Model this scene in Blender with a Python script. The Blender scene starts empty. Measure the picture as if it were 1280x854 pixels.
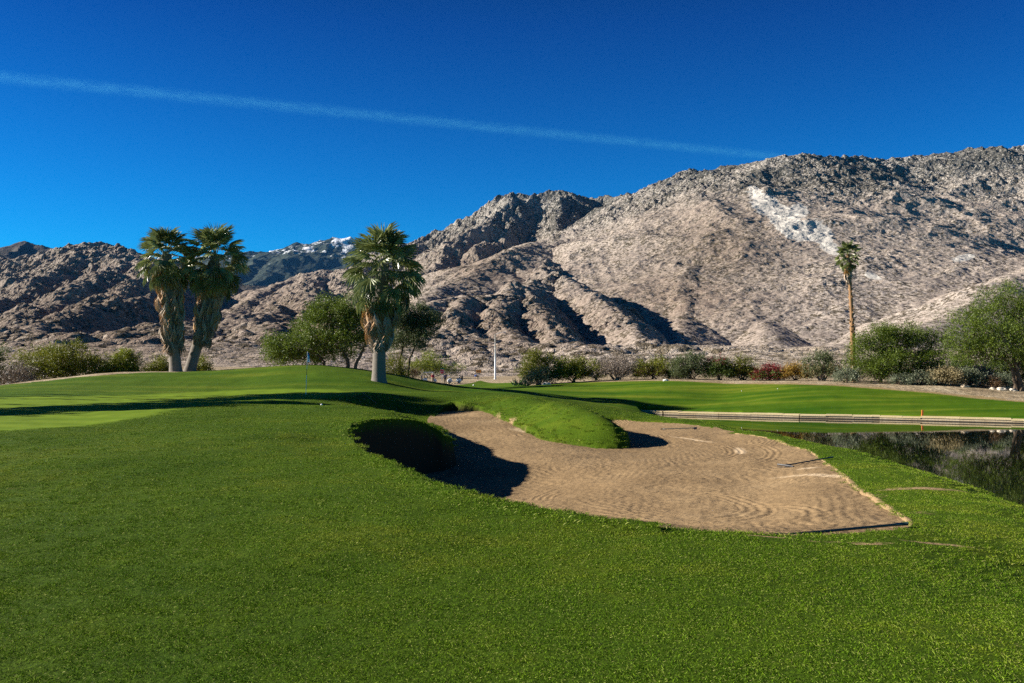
import bpy, bmesh, math, random
import numpy as np
from mathutils import Vector, Euler

rng = np.random.default_rng(7)
random.seed(7)
SC = bpy.context.scene
COL = SC.collection
R = math.radians

# ------------------------------------------------------------------ camera constants (photo is 1280 x 854)
F, CX, HY = 1108.0, 640.0, 460.0        # focal length, centre column, horizon row, all in photo pixels
WATER = -3.2                            # heights are metres relative to the eye (eye at z = 0)
SUN_EL, SUN_PHI = 21.5, -6.0             # elevation; direction in which shadows run (degrees from +X towards +Y)


def W(px, py, d):
    return ((px - CX) / F * d, d, -(py - HY) / F * d)


# ------------------------------------------------------------------ small helpers
def tag(o, label=None, cat=None, group=None, kind=None):
    if label: o['label'] = label
    if cat: o['category'] = cat
    if group: o['group'] = group
    if kind: o['kind'] = kind
    return o


def empty(name, loc=(0, 0, 0), rz=0.0):
    o = bpy.data.objects.new(name, None)
    COL.objects.link(o)
    o.location = loc
    o.rotation_euler = (0, 0, rz)
    return o


class MB:
    """collects vertices and faces for ONE mesh object"""
    def __init__(self):
        self.v, self.loops, self.sizes, self.t, self.n = [], [], [], [], 0

    def add(self, verts, faces, tint=0.5):
        verts = np.asarray(verts, dtype=np.float64).reshape(-1, 3)
        faces = np.asarray(faces, dtype=np.int64)
        self.v.append(verts)
        self.loops.append((faces + self.n).ravel())
        self.sizes.append(np.full(len(faces), faces.shape[1]))
        t = np.broadcast_to(np.asarray(tint, dtype=np.float64), (len(verts),))
        self.t.append(t)
        self.n += len(verts)

    def box(self, c, s, rz=0.0, tint=0.5, bev=0.0):
        x, y, z = np.array(s) / 2.0
        v = np.array([[-x, -y, -z], [x, -y, -z], [x, y, -z], [-x, y, -z], [-x, -y, z], [x, -y, z], [x, y, z], [-x, y, z]])
        if bev:
            v[4:, :2] *= (1 - bev)
        ca, sa = math.cos(rz), math.sin(rz)
        v = np.stack([v[:, 0] * ca - v[:, 1] * sa, v[:, 0] * sa + v[:, 1] * ca, v[:, 2]], 1) + np.array(c)
        self.add(v, [[0, 3, 2, 1], [4, 5, 6, 7], [0, 1, 5, 4], [1, 2, 6, 5], [2, 3, 7, 6], [3, 0, 4, 7]], tint)

    def tube(self, pts, rad, n=8, tint=0.5, cap=True):
        pts = np.asarray(pts, dtype=np.float64)
        rad = np.broadcast_to(np.asarray(rad, dtype=np.float64), (len(pts),))
        tan = np.gradient(pts, axis=0)
        tan /= np.linalg.norm(tan, axis=1)[:, None] + 1e-9
        ref = np.array([0.0, 0, 1]) if abs(tan[0, 2]) < 0.9 else np.array([1.0, 0, 0])
        a = np.cross(tan, ref); a /= np.linalg.norm(a, axis=1)[:, None] + 1e-9
        b = np.cross(tan, a)
        th = np.arange(n) / n * 2 * math.pi
        ring = (a[:, None, :] * np.cos(th)[None, :, None] + b[:, None, :] * np.sin(th)[None, :, None]) * rad[:, None, None] + pts[:, None, :]
        m = len(pts)
        i = np.arange(m - 1)[:, None] * n; j = np.arange(n)[None, :]; k = (j + 1) % n
        f = np.stack([i + j, i + k, i + n + k, i + n + j], -1).reshape(-1, 4)
        self.add(ring.reshape(-1, 3), f, tint)
        if cap:
            c0, c1 = self.n - m * n, self.n - n
            for base, flip in ((c0, True), (c1, False)):
                idx = [base + q for q in range(n)]
                if not flip: idx = idx[::-1]
                self.loops.append(np.array(idx)); self.sizes.append(np.array([n]))

    def build(self, name, m, parent=None, smooth=False, loc=None):
        me = bpy.data.meshes.new(name)
        v = np.concatenate(self.v).astype(np.float32)
        lp = np.concatenate(self.loops).astype(np.int32)
        sz = np.concatenate(self.sizes).astype(np.int32)
        make_mesh(me, v, lp, sz, smooth)
        at = me.attributes.new('tint', 'FLOAT', 'POINT')
        at.data.foreach_set('value', np.concatenate(self.t).astype(np.float32))
        if m: me.materials.append(m)
        o = bpy.data.objects.new(name, me)
        COL.objects.link(o)
        if loc is not None: o.location = loc
        if parent: o.parent = parent
        return o


def make_mesh(me, v, lp, sz, smooth=False):
    me.vertices.add(len(v)); me.vertices.foreach_set('co', v.ravel())
    me.loops.add(len(lp)); me.loops.foreach_set('vertex_index', lp)
    me.polygons.add(len(sz))
    st = np.concatenate([[0], np.cumsum(sz)[:-1]]).astype(np.int32)
    me.polygons.foreach_set('loop_start', st)
    me.polygons.foreach_set('loop_total', sz)
    me.polygons.foreach_set('use_smooth', np.full(len(sz), smooth, dtype=bool))
    me.update(calc_edges=True)
    me.validate()


def grid_faces(rows, cols, wrap=False):
    r = np.arange(rows - 1)[:, None] * cols
    c = np.arange(cols if wrap else cols - 1)[None, :]
    c2 = (c + 1) % cols
    return np.stack([r + c, r + c2, r + cols + c2, r + cols + c], -1).reshape(-1, 4)


def sheet(name, v, faces, mat, attrs=None, smooth=True):
    used = np.unique(faces)
    remap = np.full(len(v), -1, dtype=np.int64); remap[used] = np.arange(len(used))
    me = bpy.data.meshes.new(name)
    make_mesh(me, v[used].astype(np.float32), remap[faces].ravel().astype(np.int32), np.full(len(faces), 4, dtype=np.int32), smooth)
    for k, a in (attrs or {}).items():
        at = me.attributes.new(k, 'FLOAT', 'POINT')
        at.data.foreach_set('value', a[used].astype(np.float32))
    me.materials.append(mat)
    o = bpy.data.objects.new(name, me); COL.objects.link(o)
    return o


def sstep(a, b, x):
    t = np.clip((x - a) / (b - a), 0, 1)
    return t * t * (3 - 2 * t)


# ------------------------------------------------------------------ numpy noise
def _hash(ix, iy, s):
    h = (ix.astype(np.uint32) * np.uint32(374761393) + iy.astype(np.uint32) * np.uint32(668265263) + np.uint32((s * 2246822519) & 0xffffffff))
    h = (h ^ (h >> np.uint32(13))) * np.uint32(1274126177)
    h = (h ^ (h >> np.uint32(16))) * np.uint32(2246822519)
    return h ^ (h >> np.uint32(13))


def perlin(x, y, s=0):
    x0 = np.floor(x); y0 = np.floor(y)
    fx, fy = x - x0, y - y0
    ix, iy = x0.astype(np.int64), y0.astype(np.int64)
    u = fx * fx * fx * (fx * (fx * 6 - 15) + 10); w = fy * fy * fy * (fy * (fy * 6 - 15) + 10)
    def g(dx, dy):
        a = _hash(ix + dx, iy + dy, s).astype(np.float64) * (2 * math.pi / 4294967296.0)
        return np.cos(a) * (fx - dx) + np.sin(a) * (fy - dy)
    n0 = g(0, 0); n1 = g(1, 0); n2 = g(0, 1); n3 = g(1, 1)
    return 1.5 * ((n0 * (1 - u) + n1 * u) * (1 - w) + (n2 * (1 - u) + n3 * u) * w)


def fbm(x, y, o=4, s=0, gain=0.5):
    a, t = 1.0, 0.0
    for i in range(o):
        t = t + a * perlin(x * 2 ** i, y * 2 ** i, s + i * 17)
        a *= gain
    return t


def ridged(x, y, o=4, s=0, gain=0.5):
    a, t, w = 1.0, 0.0, 1.0
    for i in range(o):
        n = 1 - np.abs(perlin(x * 2 ** i, y * 2 ** i, s + i * 31)) * 1.6
        n = np.clip(n, 0, 1) ** 2
        t = t + a * n * w
        w = np.clip(n * 1.4, 0, 1)
        a *= gain
    return t


def rocks(x, y, s=0):
    """cellular boulders: 0..1 dome height of the nearest rounded stone, most cells with one of their own size"""
    ix0, iy0 = np.floor(x).astype(np.int64), np.floor(y).astype(np.int64)
    best = np.zeros_like(x)
    for dx in (-1, 0, 1):
        for dy in (-1, 0, 1):
            cx, cy = ix0 + dx, iy0 + dy
            h = _hash(cx, cy, s)
            px = cx + (h & np.uint32(1023)).astype(np.float64) / 1023
            py = cy + ((h >> np.uint32(10)) & np.uint32(1023)).astype(np.float64) / 1023
            rr = 0.15 + 0.75 * (((h >> np.uint32(20)) & np.uint32(1023)).astype(np.float64) / 1023) ** 2
            d2 = ((x - px) ** 2 + (y - py) ** 2) / (rr * rr)
            best = np.maximum(best, rr * np.sqrt(np.clip(1 - d2, 0, 1)))
    return best


# ------------------------------------------------------------------ materials
def new_mat(name):
    m = bpy.data.materials.new(name); m.use_nodes = True
    nt = m.node_tree; nt.nodes.clear()
    return m, nt


class N:
    def __init__(self, nt): self.nt = nt
    def __call__(self, kind, **kw):
        n = self.nt.nodes.new(kind)
        for k, v in kw.items():
            if k == 'ins':
                for kk, vv in v.items():
                    s = n.inputs[kk]
                    if isinstance(vv, bpy.types.NodeSocket): self.nt.links.new(vv, s)
                    else: s.default_value = vv
            else: setattr(n, k, v)
        return n
    def noise(self, vec, scale, detail=4, rough=0.55, out='Fac', dist=0.0):
        n = self('ShaderNodeTexNoise', ins={'Scale': scale, 'Detail': detail, 'Roughness': rough, 'Distortion': dist})
        if vec is not None: self.nt.links.new(vec, n.inputs['Vector'])
        return n.outputs[out]
    def ramp(self, fac, stops, interp='LINEAR'):
        n = self('ShaderNodeValToRGB', ins={'Fac': fac}); cr = n.color_ramp; cr.interpolation = interp
        while len(cr.elements) > 1: cr.elements.remove(cr.elements[-1])
        for i, (p, c) in enumerate(stops):
            e = cr.elements[0] if i == 0 else cr.elements.new(p)
            e.position = p
            e.color = (c, c, c, 1) if isinstance(c, (int, float)) else (*c, 1)
        return n.outputs['Color']
    def mix(self, fac, a, b, blend='MIX'):
        n = self('ShaderNodeMix', data_type='RGBA', blend_type=blend)
        for s, v in ((n.inputs[0], fac), (n.inputs[6], a), (n.inputs[7], b)):
            if isinstance(v, bpy.types.NodeSocket): self.nt.links.new(v, s)
            elif isinstance(v, (int, float)): s.default_value = v if s.type == 'VALUE' else (v, v, v, 1)
            else: s.default_value = (*v, 1)
        return n.outputs[2]
    def math(self, op, a, b=0.0, c=0.0):
        n = self('ShaderNodeMath', operation=op)
        for i, v in enumerate((a, b, c)):
            if isinstance(v, bpy.types.NodeSocket): self.nt.links.new(v, n.inputs[i])
            else: n.inputs[i].default_value = v
        return n.outputs[0]
    def attr(self, name):
        return self('ShaderNodeAttribute', attribute_name=name).outputs['Fac']
    def out(self, sh, vol=None):
        o = self('ShaderNodeOutputMaterial')
        if sh is not None: self.nt.links.new(sh, o.inputs['Surface'])
        if vol is not None: self.nt.links.new(vol, o.inputs['Volume'])


def simple(name, col, rough=0.6, var=0.15, scale=6.0, metal=0.0, bump=0.0):
    m, nt = new_mat(name); n = N(nt)
    co = n('ShaderNodeTexCoord').outputs['Object']
    f = n.noise(co, scale, 4)
    c = n.mix(f, tuple(max(0, x * (1 - var)) for x in col), tuple(min(1, x * (1 + var)) for x in col))
    p = n('ShaderNodeBsdfPrincipled', ins={'Base Color': c, 'Roughness': rough, 'Metallic': metal})
    if bump:
        b = n('ShaderNodeBump', ins={'Strength': bump, 'Distance': 0.02, 'Height': n.noise(co, scale * 5, 4)})
        nt.links.new(b.outputs[0], p.inputs['Normal'])
    n.out(p.outputs[0])
    return m


def leaf_mat(name, dark, light, trans=0.3, rough=0.5, spec=0.3):
    m, nt = new_mat(name); n = N(nt)
    t = n.attr('tint')
    co = n('ShaderNodeTexCoord').outputs['Object']
    f = n.math('ADD', n.math('MULTIPLY', t, 0.75), n.math('MULTIPLY', n.noise(co, 1.3, 2), 0.35))
    c = n.ramp(f, [(0.1, dark), (0.9, light)])
    p = n('ShaderNodeBsdfPrincipled', ins={'Base Color': c, 'Roughness': rough, 'Specular IOR Level': spec})
    tr = n('ShaderNodeBsdfTranslucent', ins={'Color': c})
    mx = n('ShaderNodeMixShader', ins={0: trans, 1: p.outputs[0], 2: tr.outputs[0]})
    n.out(mx.outputs[0])
    return m


def tint_mat(name, stops, rough=0.85, scale=3.0, bump=0.4, bscale=20.0, stretch=(1, 1, 1)):
    m, nt = new_mat(name); n = N(nt)
    co = n('ShaderNodeTexCoord').outputs['Object']
    mp = n('ShaderNodeMapping', ins={'Vector': co, 'Scale': stretch}).outputs[0]
    f = n.math('ADD', n.attr('tint'), n.math('MULTIPLY', n.math('SUBTRACT', n.noise(mp, scale, 4), 0.5), 0.5))
    c = n.ramp(f, stops)
    p = n('ShaderNodeBsdfPrincipled', ins={'Base Color': c, 'Roughness': rough, 'Specular IOR Level': 0.15})
    b = n('ShaderNodeBump', ins={'Strength': bump, 'Distance': 0.03, 'Height': n.noise(mp, bscale, 4)})
    nt.links.new(b.outputs[0], p.inputs['Normal'])
    n.out(p.outputs[0])
    return m

# ------------------------------------------------------------------ terrain: base heights
CTRL_PIX = [  # (px, py, distance): read off the photograph with a distance for each
    # near mound
    (-200, 854, 4.5), (0, 854, 4.5), (320, 854, 4.5), (640, 854, 4.5), (960, 854, 4.5), (1280, 860, 4.5), (1450, 880, 4.5),
    (0, 700, 7.4), (320, 700, 7.4), (640, 705, 7.5), (1000, 706, 7.7), (1200, 715, 7.8), (1330, 730, 7.9),
    (0, 600, 12.2), (200, 597, 12.2), (-250, 605, 12.2), (380, 590, 13.0), (0, 545, 20.0), (-250, 550, 20), (200, 545, 19.2), (320, 542, 18.9),
    # bunker front edge (lawn level)
    (455, 562, 17.2), (520, 597, 12.6), (560, 612, 11.3), (620, 628, 10.35), (700, 643, 9.6), (760, 651, 9.3), (840, 658, 9.1), (900, 663, 9.05),
    (1000, 668, 9.1), (1100, 665, 9.4), (1134, 655, 10.1),
    # bunker right edge and the bank beyond it
    (1100, 629, 12.6), (1059, 599, 16.0), (1032, 578, 20.2), (985, 556, 26.5), (912, 541, 33.0), (871, 531, 37.8), (800, 526, 40.5), (754, 520, 42),
    (1280, 637, 12.2), (1200, 605, 16.2), (1150, 589, 18.8), (1100, 573, 21.8), (1050, 560, 25.2), (1000, 550, 28.6), (950, 540, 32.8), (900, 531, 38.0), (870, 525, 41.5),
    (780, 511, 47.5), (700, 499, 53), (640, 492, 57),
    # left hump
    (437, 548, 19.6), (448, 537, 20.6), (472, 532, 21.4), (503, 529.5, 22.4), (525, 532, 23.2), (545, 537, 24.2), (560, 551, 24.8),
    (430, 507, 32.5), (460, 510, 31), (500, 518, 28.6), (400, 520, 26.5), (440, 520, 26), (350, 508, 32), (250, 511, 30),
    # rim behind the back-left lobe
    (470, 498, 42), (489, 511, 41), (516, 516.5, 40.3), (540, 520, 39.8), (535, 512, 42), (480, 494, 44), (500, 494, 46), (560, 492, 47), (600, 491, 48),
    # the grass nose
    (606, 513, 39.7), (630, 524, 36.6), (645, 530, 34.8), (665, 542, 31.8), (687, 549, 30.2), (722, 554, 29.3), (757, 557, 28.7), (779, 555, 28.8),
    (620, 497, 43), (650, 497, 40), (690, 502, 35.6), (720, 509.5, 32.5), (745, 520, 30.4), (768, 535, 29.4),
    (790, 548, 31), (780, 541, 33.5), (755, 530, 38), (705, 511, 42),
    # green and the knoll behind it
    (0, 530, 24), (150, 522, 27), (0, 500, 41.5), (200, 497, 44.5), (380, 492, 46.5), (300, 503, 37), (100, 508, 34), (440, 487, 50), (530, 488, 55),
    (473, 476, 55), (228, 464.5, 65), (330, 458.5, 63.5), (390, 456, 64), (440, 460.5, 64), (500, 469, 64.5), (545, 478, 66), (585, 486.5, 70),
    (150, 465.5, 65), (80, 472, 62), (0, 482, 62), (-150, 498, 60), (-400, 520, 55), (300, 478, 55), (150, 483, 53),
    (150, 474, 72), (330, 470, 74), (440, 474, 75), (0, 490, 75), (500, 480, 76),
    # middle distance
    (640, 487, 66), (600, 483, 100), (600, 479, 150), (540, 479, 150), (620, 473.5, 168), (560, 471, 200), (680, 485, 74), (640, 484, 85),
    (700, 480, 82), (760, 478, 80), (800, 477, 78), (840, 477, 76),
    (720, 499, 63), (780, 503, 62), (830, 512, 61.5), (830, 490, 68), (900, 498, 66), (780, 489, 70),
    # far fairway behind the wall
    (900, 512.5, 60), (1000, 515.5, 57.4), (1100, 517.5, 55.8), (1200, 520, 53.6), (1280, 522, 52), (1400, 526, 49),
    (1000, 496, 63), (1200, 500, 61), (1000, 479.5, 71), (1100, 481, 70), (1200, 485, 68), (1280, 490, 67), (1400, 494, 66),
    # desert floor
    (900, 474, 85), (1000, 474.5, 85), (1200, 477, 85), (1000, 466, 130), (760, 468, 130), (1000, 452, 280), (1200, 456, 200), (1280, 452, 280), (760, 458, 280),
    (600, 463, 290), (400, 462, 180), (200, 462, 150), (0, 467, 120), (-200, 470, 150), (200, 456, 290), (-200, 456, 290), (1500, 450, 290), (1500, 470, 150),
]
CTRL_XYZ = [(0, 2, -1.6), (0, 0.7, -1.6), (-2, 1, -1.6), (2, 1, -1.6), (0, -2, -1.6), (-5, -3, -1.6), (5, -3, -1.7), (0, -10, -1.6), (-12, -8, -1.6), (-15, 3, -1.6), (-25, 10, -1.6),
            (-40, 20, -1.7), (-40, -20, -1.7), (0, -50, -2), (40, -40, -2), (-150, 60, -2), (0, -250, -2), (-250, 0, -2), (250, -60, -2), (0, -120, -2), (-120, -60, -2), (150, 60, -1.8),
            (7, 4, -1.85), (9.5, 2, -2.3), (9, 8, -2.2), (12, -6, -2.3), (12, 8, -3.7), (10.6, 14, -3.5), (12, 20, -3.7), (12.2, 28, -3.7), (12.5, 38, -3.8), (12, 48, -3.6), (10.5, 57, -3.3),
            (18, 20, -4), (20, 40, -4), (28, 40, -4), (20, 8, -3.9), (32, 25, -4), (40, 8, -3.0), (50, 30, -2.8)]
cp = np.array([W(*p) for p in CTRL_PIX] + CTRL_XYZ)


def uv_of(x, y):
    d = np.maximum(np.hypot(x, y), 0.5)
    return np.arctan2(x, y) * 5.0, np.log(d) * 3.0


def tps_fit(p, lam=2e-3):
    u, v = uv_of(p[:, 0], p[:, 1])
    n = len(p)
    r2 = (u[:, None] - u[None]) ** 2 + (v[:, None] - v[None]) ** 2
    K = 0.5 * r2 * np.log(r2 + 1e-12) + lam * np.eye(n)
    P = np.stack([np.ones(n), u, v], 1)
    A = np.block([[K, P], [P.T, np.zeros((3, 3))]])
    sol = np.linalg.solve(A, np.concatenate([p[:, 2], np.zeros(3)]))
    return u, v, sol


def tps_eval(fit, x, y):
    cu, cv, sol = fit
    x = np.asarray(x, dtype=np.float64); y = np.asarray(y, dtype=np.float64)
    sh = x.shape; u, v = uv_of(x.ravel(), y.ravel())
    out = np.empty(len(u))
    for i in range(0, len(u), 60000):
        a, b = u[i:i + 60000, None], v[i:i + 60000, None]
        r2 = (a - cu) ** 2 + (b - cv) ** 2
        out[i:i + 60000] = (0.5 * r2 * np.log(r2 + 1e-12)) @ sol[:-3] + sol[-3] + a[:, 0] * sol[-2] + b[:, 0] * sol[-1]
    return out.reshape(sh)


BASE = tps_fit(cp)


def base_z(x, y):
    return tps_eval(BASE, x, y)


def hit(pts, lo=2.5, hi=140.0):
    """plan position where the view ray of each photo pixel first meets the base ground"""
    ds = np.exp(np.linspace(math.log(lo), math.log(hi), 900))
    res = []
    for px, py in pts:
        x = (px - CX) / F * ds
        g = base_z(x, ds) + (py - HY) / F * ds
        k = np.nonzero(g >= 0)[0]
        d = ds[k[0]] if len(k) else ds[-1]
        res.append(((px - CX) / F * d, d))
    return np.array(res)


def signed_dist(x, y, poly):
    """distance to a closed polygon, positive inside"""
    x = np.asarray(x); sh = x.shape; x = x.ravel(); y = np.asarray(y).ravel()
    best = np.full(len(x), 1e9); inside = np.zeros(len(x), dtype=bool)
    n = len(poly)
    for i in range(n):
        ax, ay = poly[i]; bx, by = poly[(i + 1) % n]
        ex, ey = bx - ax, by - ay
        t = np.clip(((x - ax) * ex + (y - ay) * ey) / (ex * ex + ey * ey + 1e-12), 0, 1)
        best = np.minimum(best, (x - ax - t * ex) ** 2 + (y - ay - t * ey) ** 2)
        c = ((ay > y) != (by > y)) & (x < (bx - ax) * (y - ay) / (by - ay + 1e-12) + ax)
        inside ^= c
    d = np.sqrt(best)
    return np.where(inside, d, -d).reshape(sh)


def smooth_poly(p, k=4):
    p = np.asarray(p, dtype=np.float64); n = len(p); out = []
    for i in range(n):
        p0, p1, p2, p3 = p[i - 1], p[i], p[(i + 1) % n], p[(i + 2) % n]
        for t in np.arange(k) / k:
            out.append(0.5 * (2 * p1 + (p2 - p0) * t + (2 * p0 - 5 * p1 + 4 * p2 - p3) * t * t + (3 * p1 - p0 - 3 * p2 + p3) * t ** 3))
    return np.array(out)


def Wd(px, d):
    return ((px - CX) / F * d, d)


# bunker outline, clockwise from the left lobe, in plan
OUT = np.array([Wd(*q) for q in [
    (437, 20.2), (443, 18.2), (458, 16.6), (484, 14.6), (520, 12.6), (560, 11.3), (620, 10.35), (700, 9.6), (760, 9.3), (840, 9.1), (900, 9.05), (1000, 9.1),
    (1100, 9.35), (1128, 9.65), (1136, 10.3), (1100, 12.6), (1077, 14.0), (1059, 16.0), (1032, 20.2), (1010, 23.2), (985, 26.5), (950, 30), (912, 33.0), (871, 37.8), (800, 40.5), (760, 41.6),
    (742, 39.5), (757, 35.5), (779, 31.5), (785, 29.6), (779, 28.7), (757, 28.5), (722, 29.2), (687, 30.1), (665, 31.7), (645, 34.7), (630, 36.6), (606, 39.7), (582, 42.3), (566, 43.3),
    (553, 42.3), (546, 40), (543, 37), (544, 33.5), (548, 30.5), (554, 28), (560, 26.2), (566, 25.2), (556, 24.7), (541, 24.6), (525, 24.3), (503, 23.6), (472, 22.6), (448, 21.6)]])
OUTS = smooth_poly(OUT, 3)

SAND = tps_fit(np.array([W(*q) for q in [
    (560, 668, 13.6), (500, 650, 16.0), (450, 618, 19.5), (460, 598, 22.5), (520, 600, 23), (620, 640, 15.8), (700, 660, 13.0), (760, 668, 11.2), (840, 664, 10.1), (900, 668, 9.75), (1000, 671, 9.4),
    (1100, 667, 9.45), (1134, 657, 10.1), (1100, 629.5, 12.6), (1059, 599.3, 16.0), (1032, 578.3, 20.2), (1010, 566, 23.2), (985, 556.2, 26.5), (950, 548.3, 30), (912, 541.5, 33), (871, 532, 37.8), (800, 527, 40.5), (754, 522.5, 42),
    (672, 605, 21.6), (800, 600, 19.6), (900, 560, 27.5), (960, 600, 18.6), (1000, 630, 14.2), (900, 630, 15), (780, 630, 15.8), (850, 545, 32.5), (800, 545, 34), (700, 575, 24.3),
    (576, 563, 29), (600, 540, 33.5), (560, 520, 39.5), (530, 525, 37), (500, 520, 39), (606, 513.5, 40.2), (630, 525, 37.0), (645, 531, 35.1), (665, 543, 32.0), (687, 550, 30.5), (722, 556, 29.6), (757, 560, 29.0), (785, 560, 29.2), (780, 548, 34),
    (760, 533, 40), (560, 514, 43), (500, 508, 43), (620, 580, 24.5)]]), 4e-3)


def sand_z(x, y):
    return tps_eval(SAND, x, y)


# pond: the far shore follows the retaining wall
WALL = np.array([Wd(*q) for q in [(800, 62.2), (832, 60.8), (900, 59.0), (1000, 56.7), (1100, 55.0), (1200, 52.9), (1280, 51.4), (1400, 48.6), (1600, 42), (1800, 32)]])
POND = np.concatenate([WALL, [(40, 10), (30, -5), (11.5, -5), (11, 5), (10.5, 12), (10.3, 20), (10.0, 30), (9.6, 40), (9.0, 52)]])


def lawn_z(x, y, detail=True):
    z = base_z(x, y)
    d = np.hypot(x, y)
    if detail:
        fade = sstep(3, 12, d) * (1 - sstep(55, 90, d))
        z = z + (0.045 * fbm(x * 0.35, y * 0.35, 3, 5) + 0.008 * perlin(x * 2.1, y * 2.1, 9)) * (0.35 + 0.65 * fade)
    m = (np.abs(x - 2) < 9) & (y > 7.5) & (y < 48)
    sd = np.full(x.shape, -9.0)
    if m.any():
        wob = 0.07 * fbm(x[m] * 1.1, y[m] * 1.1, 3, 21)
        sd[m] = signed_dist(x[m], y[m], OUTS) + wob * sstep(10, 16, y[m])
        inn = np.clip(sd[m], 0, 9)
        lip = (0.05 * (x[m] < 1.5)) * np.exp(-(sd[m] / 0.35) ** 2)
        zz = z[m] + lip
        zs = sand_z(x[m], y[m])
        cut = zz - inn * 5.0
        z[m] = np.where(sd[m] > 0, np.maximum(cut, np.minimum(zs, zz) - 0.35), zz)
    p = (x > 8) & (y > -6) & (y < 64)
    if p.any():
        sp = signed_dist(x[p], y[p], POND)
        far = np.clip(sp + 0.3, 0, 9)
        z[p] = np.where(sp > -0.3, np.minimum(z[p], np.maximum(z[p] - far * 6, -3.9)), z[p])
    return z, sd

# ------------------------------------------------------------------ lawn material
def lawn_material():
    m, nt = new_mat('turf'); n = N(nt)
    pos = n('ShaderNodeNewGeometry').outputs['Position']
    big = n.noise(pos, 0.22, 4, 0.6)
    mid = n.noise(pos, 1.6, 5, 0.65)
    fine = n.noise(pos, 28.0, 3, 0.7)
    rough = n.ramp(n.math('ADD', n.math('MULTIPLY', big, 0.5), n.math('MULTIPLY', mid, 0.5)),
                   [(0.30, (0.055, 0.112, 0.006)), (0.52, (0.086, 0.148, 0.008)), (0.72, (0.150, 0.195, 0.014))])
    rough = n.mix(n.ramp(fine, [(0.35, 0.0), (0.75, 1.0)]), n.mix(0.65, rough, (0.008, 0.018, 0.002)), rough)
    # fairway: vivid, faint mowing bands
    st = n('ShaderNodeMapping', ins={'Vector': pos, 'Rotation': (0, 0, 0.35), 'Scale': (0.08, 0.55, 1)}).outputs[0]
    band = n.noise(st, 1.0, 3, 0.5)
    fair = n.ramp(band, [(0.32, (0.036, 0.098, 0.004)), (0.52, (0.080, 0.148, 0.007)), (0.68, (0.175, 0.215, 0.018))])
    fair = n.mix(n.math('MULTIPLY', fine, 0.35), fair, (0.02, 0.06, 0.004))
    st2 = n('ShaderNodeMapping', ins={'Vector': pos, 'Rotation': (0, 0, -0.2), 'Scale': (0.05, 0.9, 1)}).outputs[0]
    gr = n.ramp(n.noise(st2, 1.2, 3), [(0.3, (0.105, 0.180, 0.008)), (0.7, (0.170, 0.245, 0.018))])
    c = n.mix(n.attr('fairway'), rough, fair)
    c = n.mix(n.attr('green'), c, gr)
    dirt = n.mix(mid, (0.26, 0.17, 0.09), (0.40, 0.29, 0.16))
    dm = n.ramp(n.math('ADD', n.attr('bare'), n.math('MULTIPLY', n.math('SUBTRACT', n.noise(pos, 9, 5, 0.7), 0.5), 0.9)), [(0.42, 0.0), (0.62, 1.0)])
    c = n.mix(dm, c, dirt)
    c = n.mix(n.attr('soil_shade'), c, (0.045, 0.030, 0.018))  # dark soil of the cut lip, with the overhang's shade painted in
    p = n('ShaderNodeBsdfPrincipled', ins={'Base Color': c, 'Roughness': 0.9, 'Specular IOR Level': 0.04})
    smooth = n.math('MAXIMUM', n.attr('green'), n.math('MULTIPLY', n.attr('fairway'), 0.6))
    b = n('ShaderNodeBump', ins={'Distance': 0.05, 'Height': n.noise(pos, 16, 5, 0.75)})
    nt.links.new(n.math('SUBTRACT', 0.75, n.math('MULTIPLY', smooth, 0.6)), b.inputs['Strength'])
    nt.links.new(b.outputs[0], p.inputs['Normal'])
    n.out(p.outputs[0])
    return m


def desert_material():
    m, nt = new_mat('desert_soil'); n = N(nt)
    pos = n('ShaderNodeNewGeometry').outputs['Position']
    f = n.noise(pos, 0.35, 5, 0.7)
    g = n.noise(pos, 2.5, 4, 0.7)
    c = n.ramp(f, [(0.3, (0.20, 0.145, 0.09)), (0.5, (0.36, 0.28, 0.18)), (0.68, (0.52, 0.43, 0.30))])
    c = n.mix(n.ramp(g, [(0.5, 0.0), (0.62, 0.8)]), c, (0.11, 0.095, 0.05))
    p = n('ShaderNodeBsdfPrincipled', ins={'Base Color': c, 'Roughness': 0.95, 'Specular IOR Level': 0.1})
    b = n('ShaderNodeBump', ins={'Strength': 0.8, 'Distance': 0.2, 'Height': g})
    nt.links.new(b.outputs[0], p.inputs['Normal'])
    n.out(p.outputs[0])
    return m


M_TURF = lawn_material()
M_DESERT = desert_material()

# zones in plan
GREEN = np.array([Wd(*q) for q in [(-700, 20), (-400, 23), (0, 21.3), (60, 21.8), (130, 24.0), (190, 27.5), (250, 32), (310, 36), (400, 40), (450, 43), (455, 47), (420, 49.5), (340, 50.5), (280, 50.5), (220, 48.5), (150, 46.5), (60, 44.5), (-100, 42), (-500, 38)]])
DRYLINE = np.array([(a, b) for a, b in OUT[13:24]])


def line_dist(x, y, pl):
    best = np.full(x.shape, 1e9)
    for (ax, ay), (bx, by) in zip(pl[:-1], pl[1:]):
        ex, ey = bx - ax, by - ay
        t = np.clip(((x - ax) * ex + (y - ay) * ey) / (ex * ex + ey * ey + 1e-12), 0, 1)
        best = np.minimum(best, (x - ax - t * ex) ** 2 + (y - ay - t * ey) ** 2)
    return np.sqrt(best)


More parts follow.
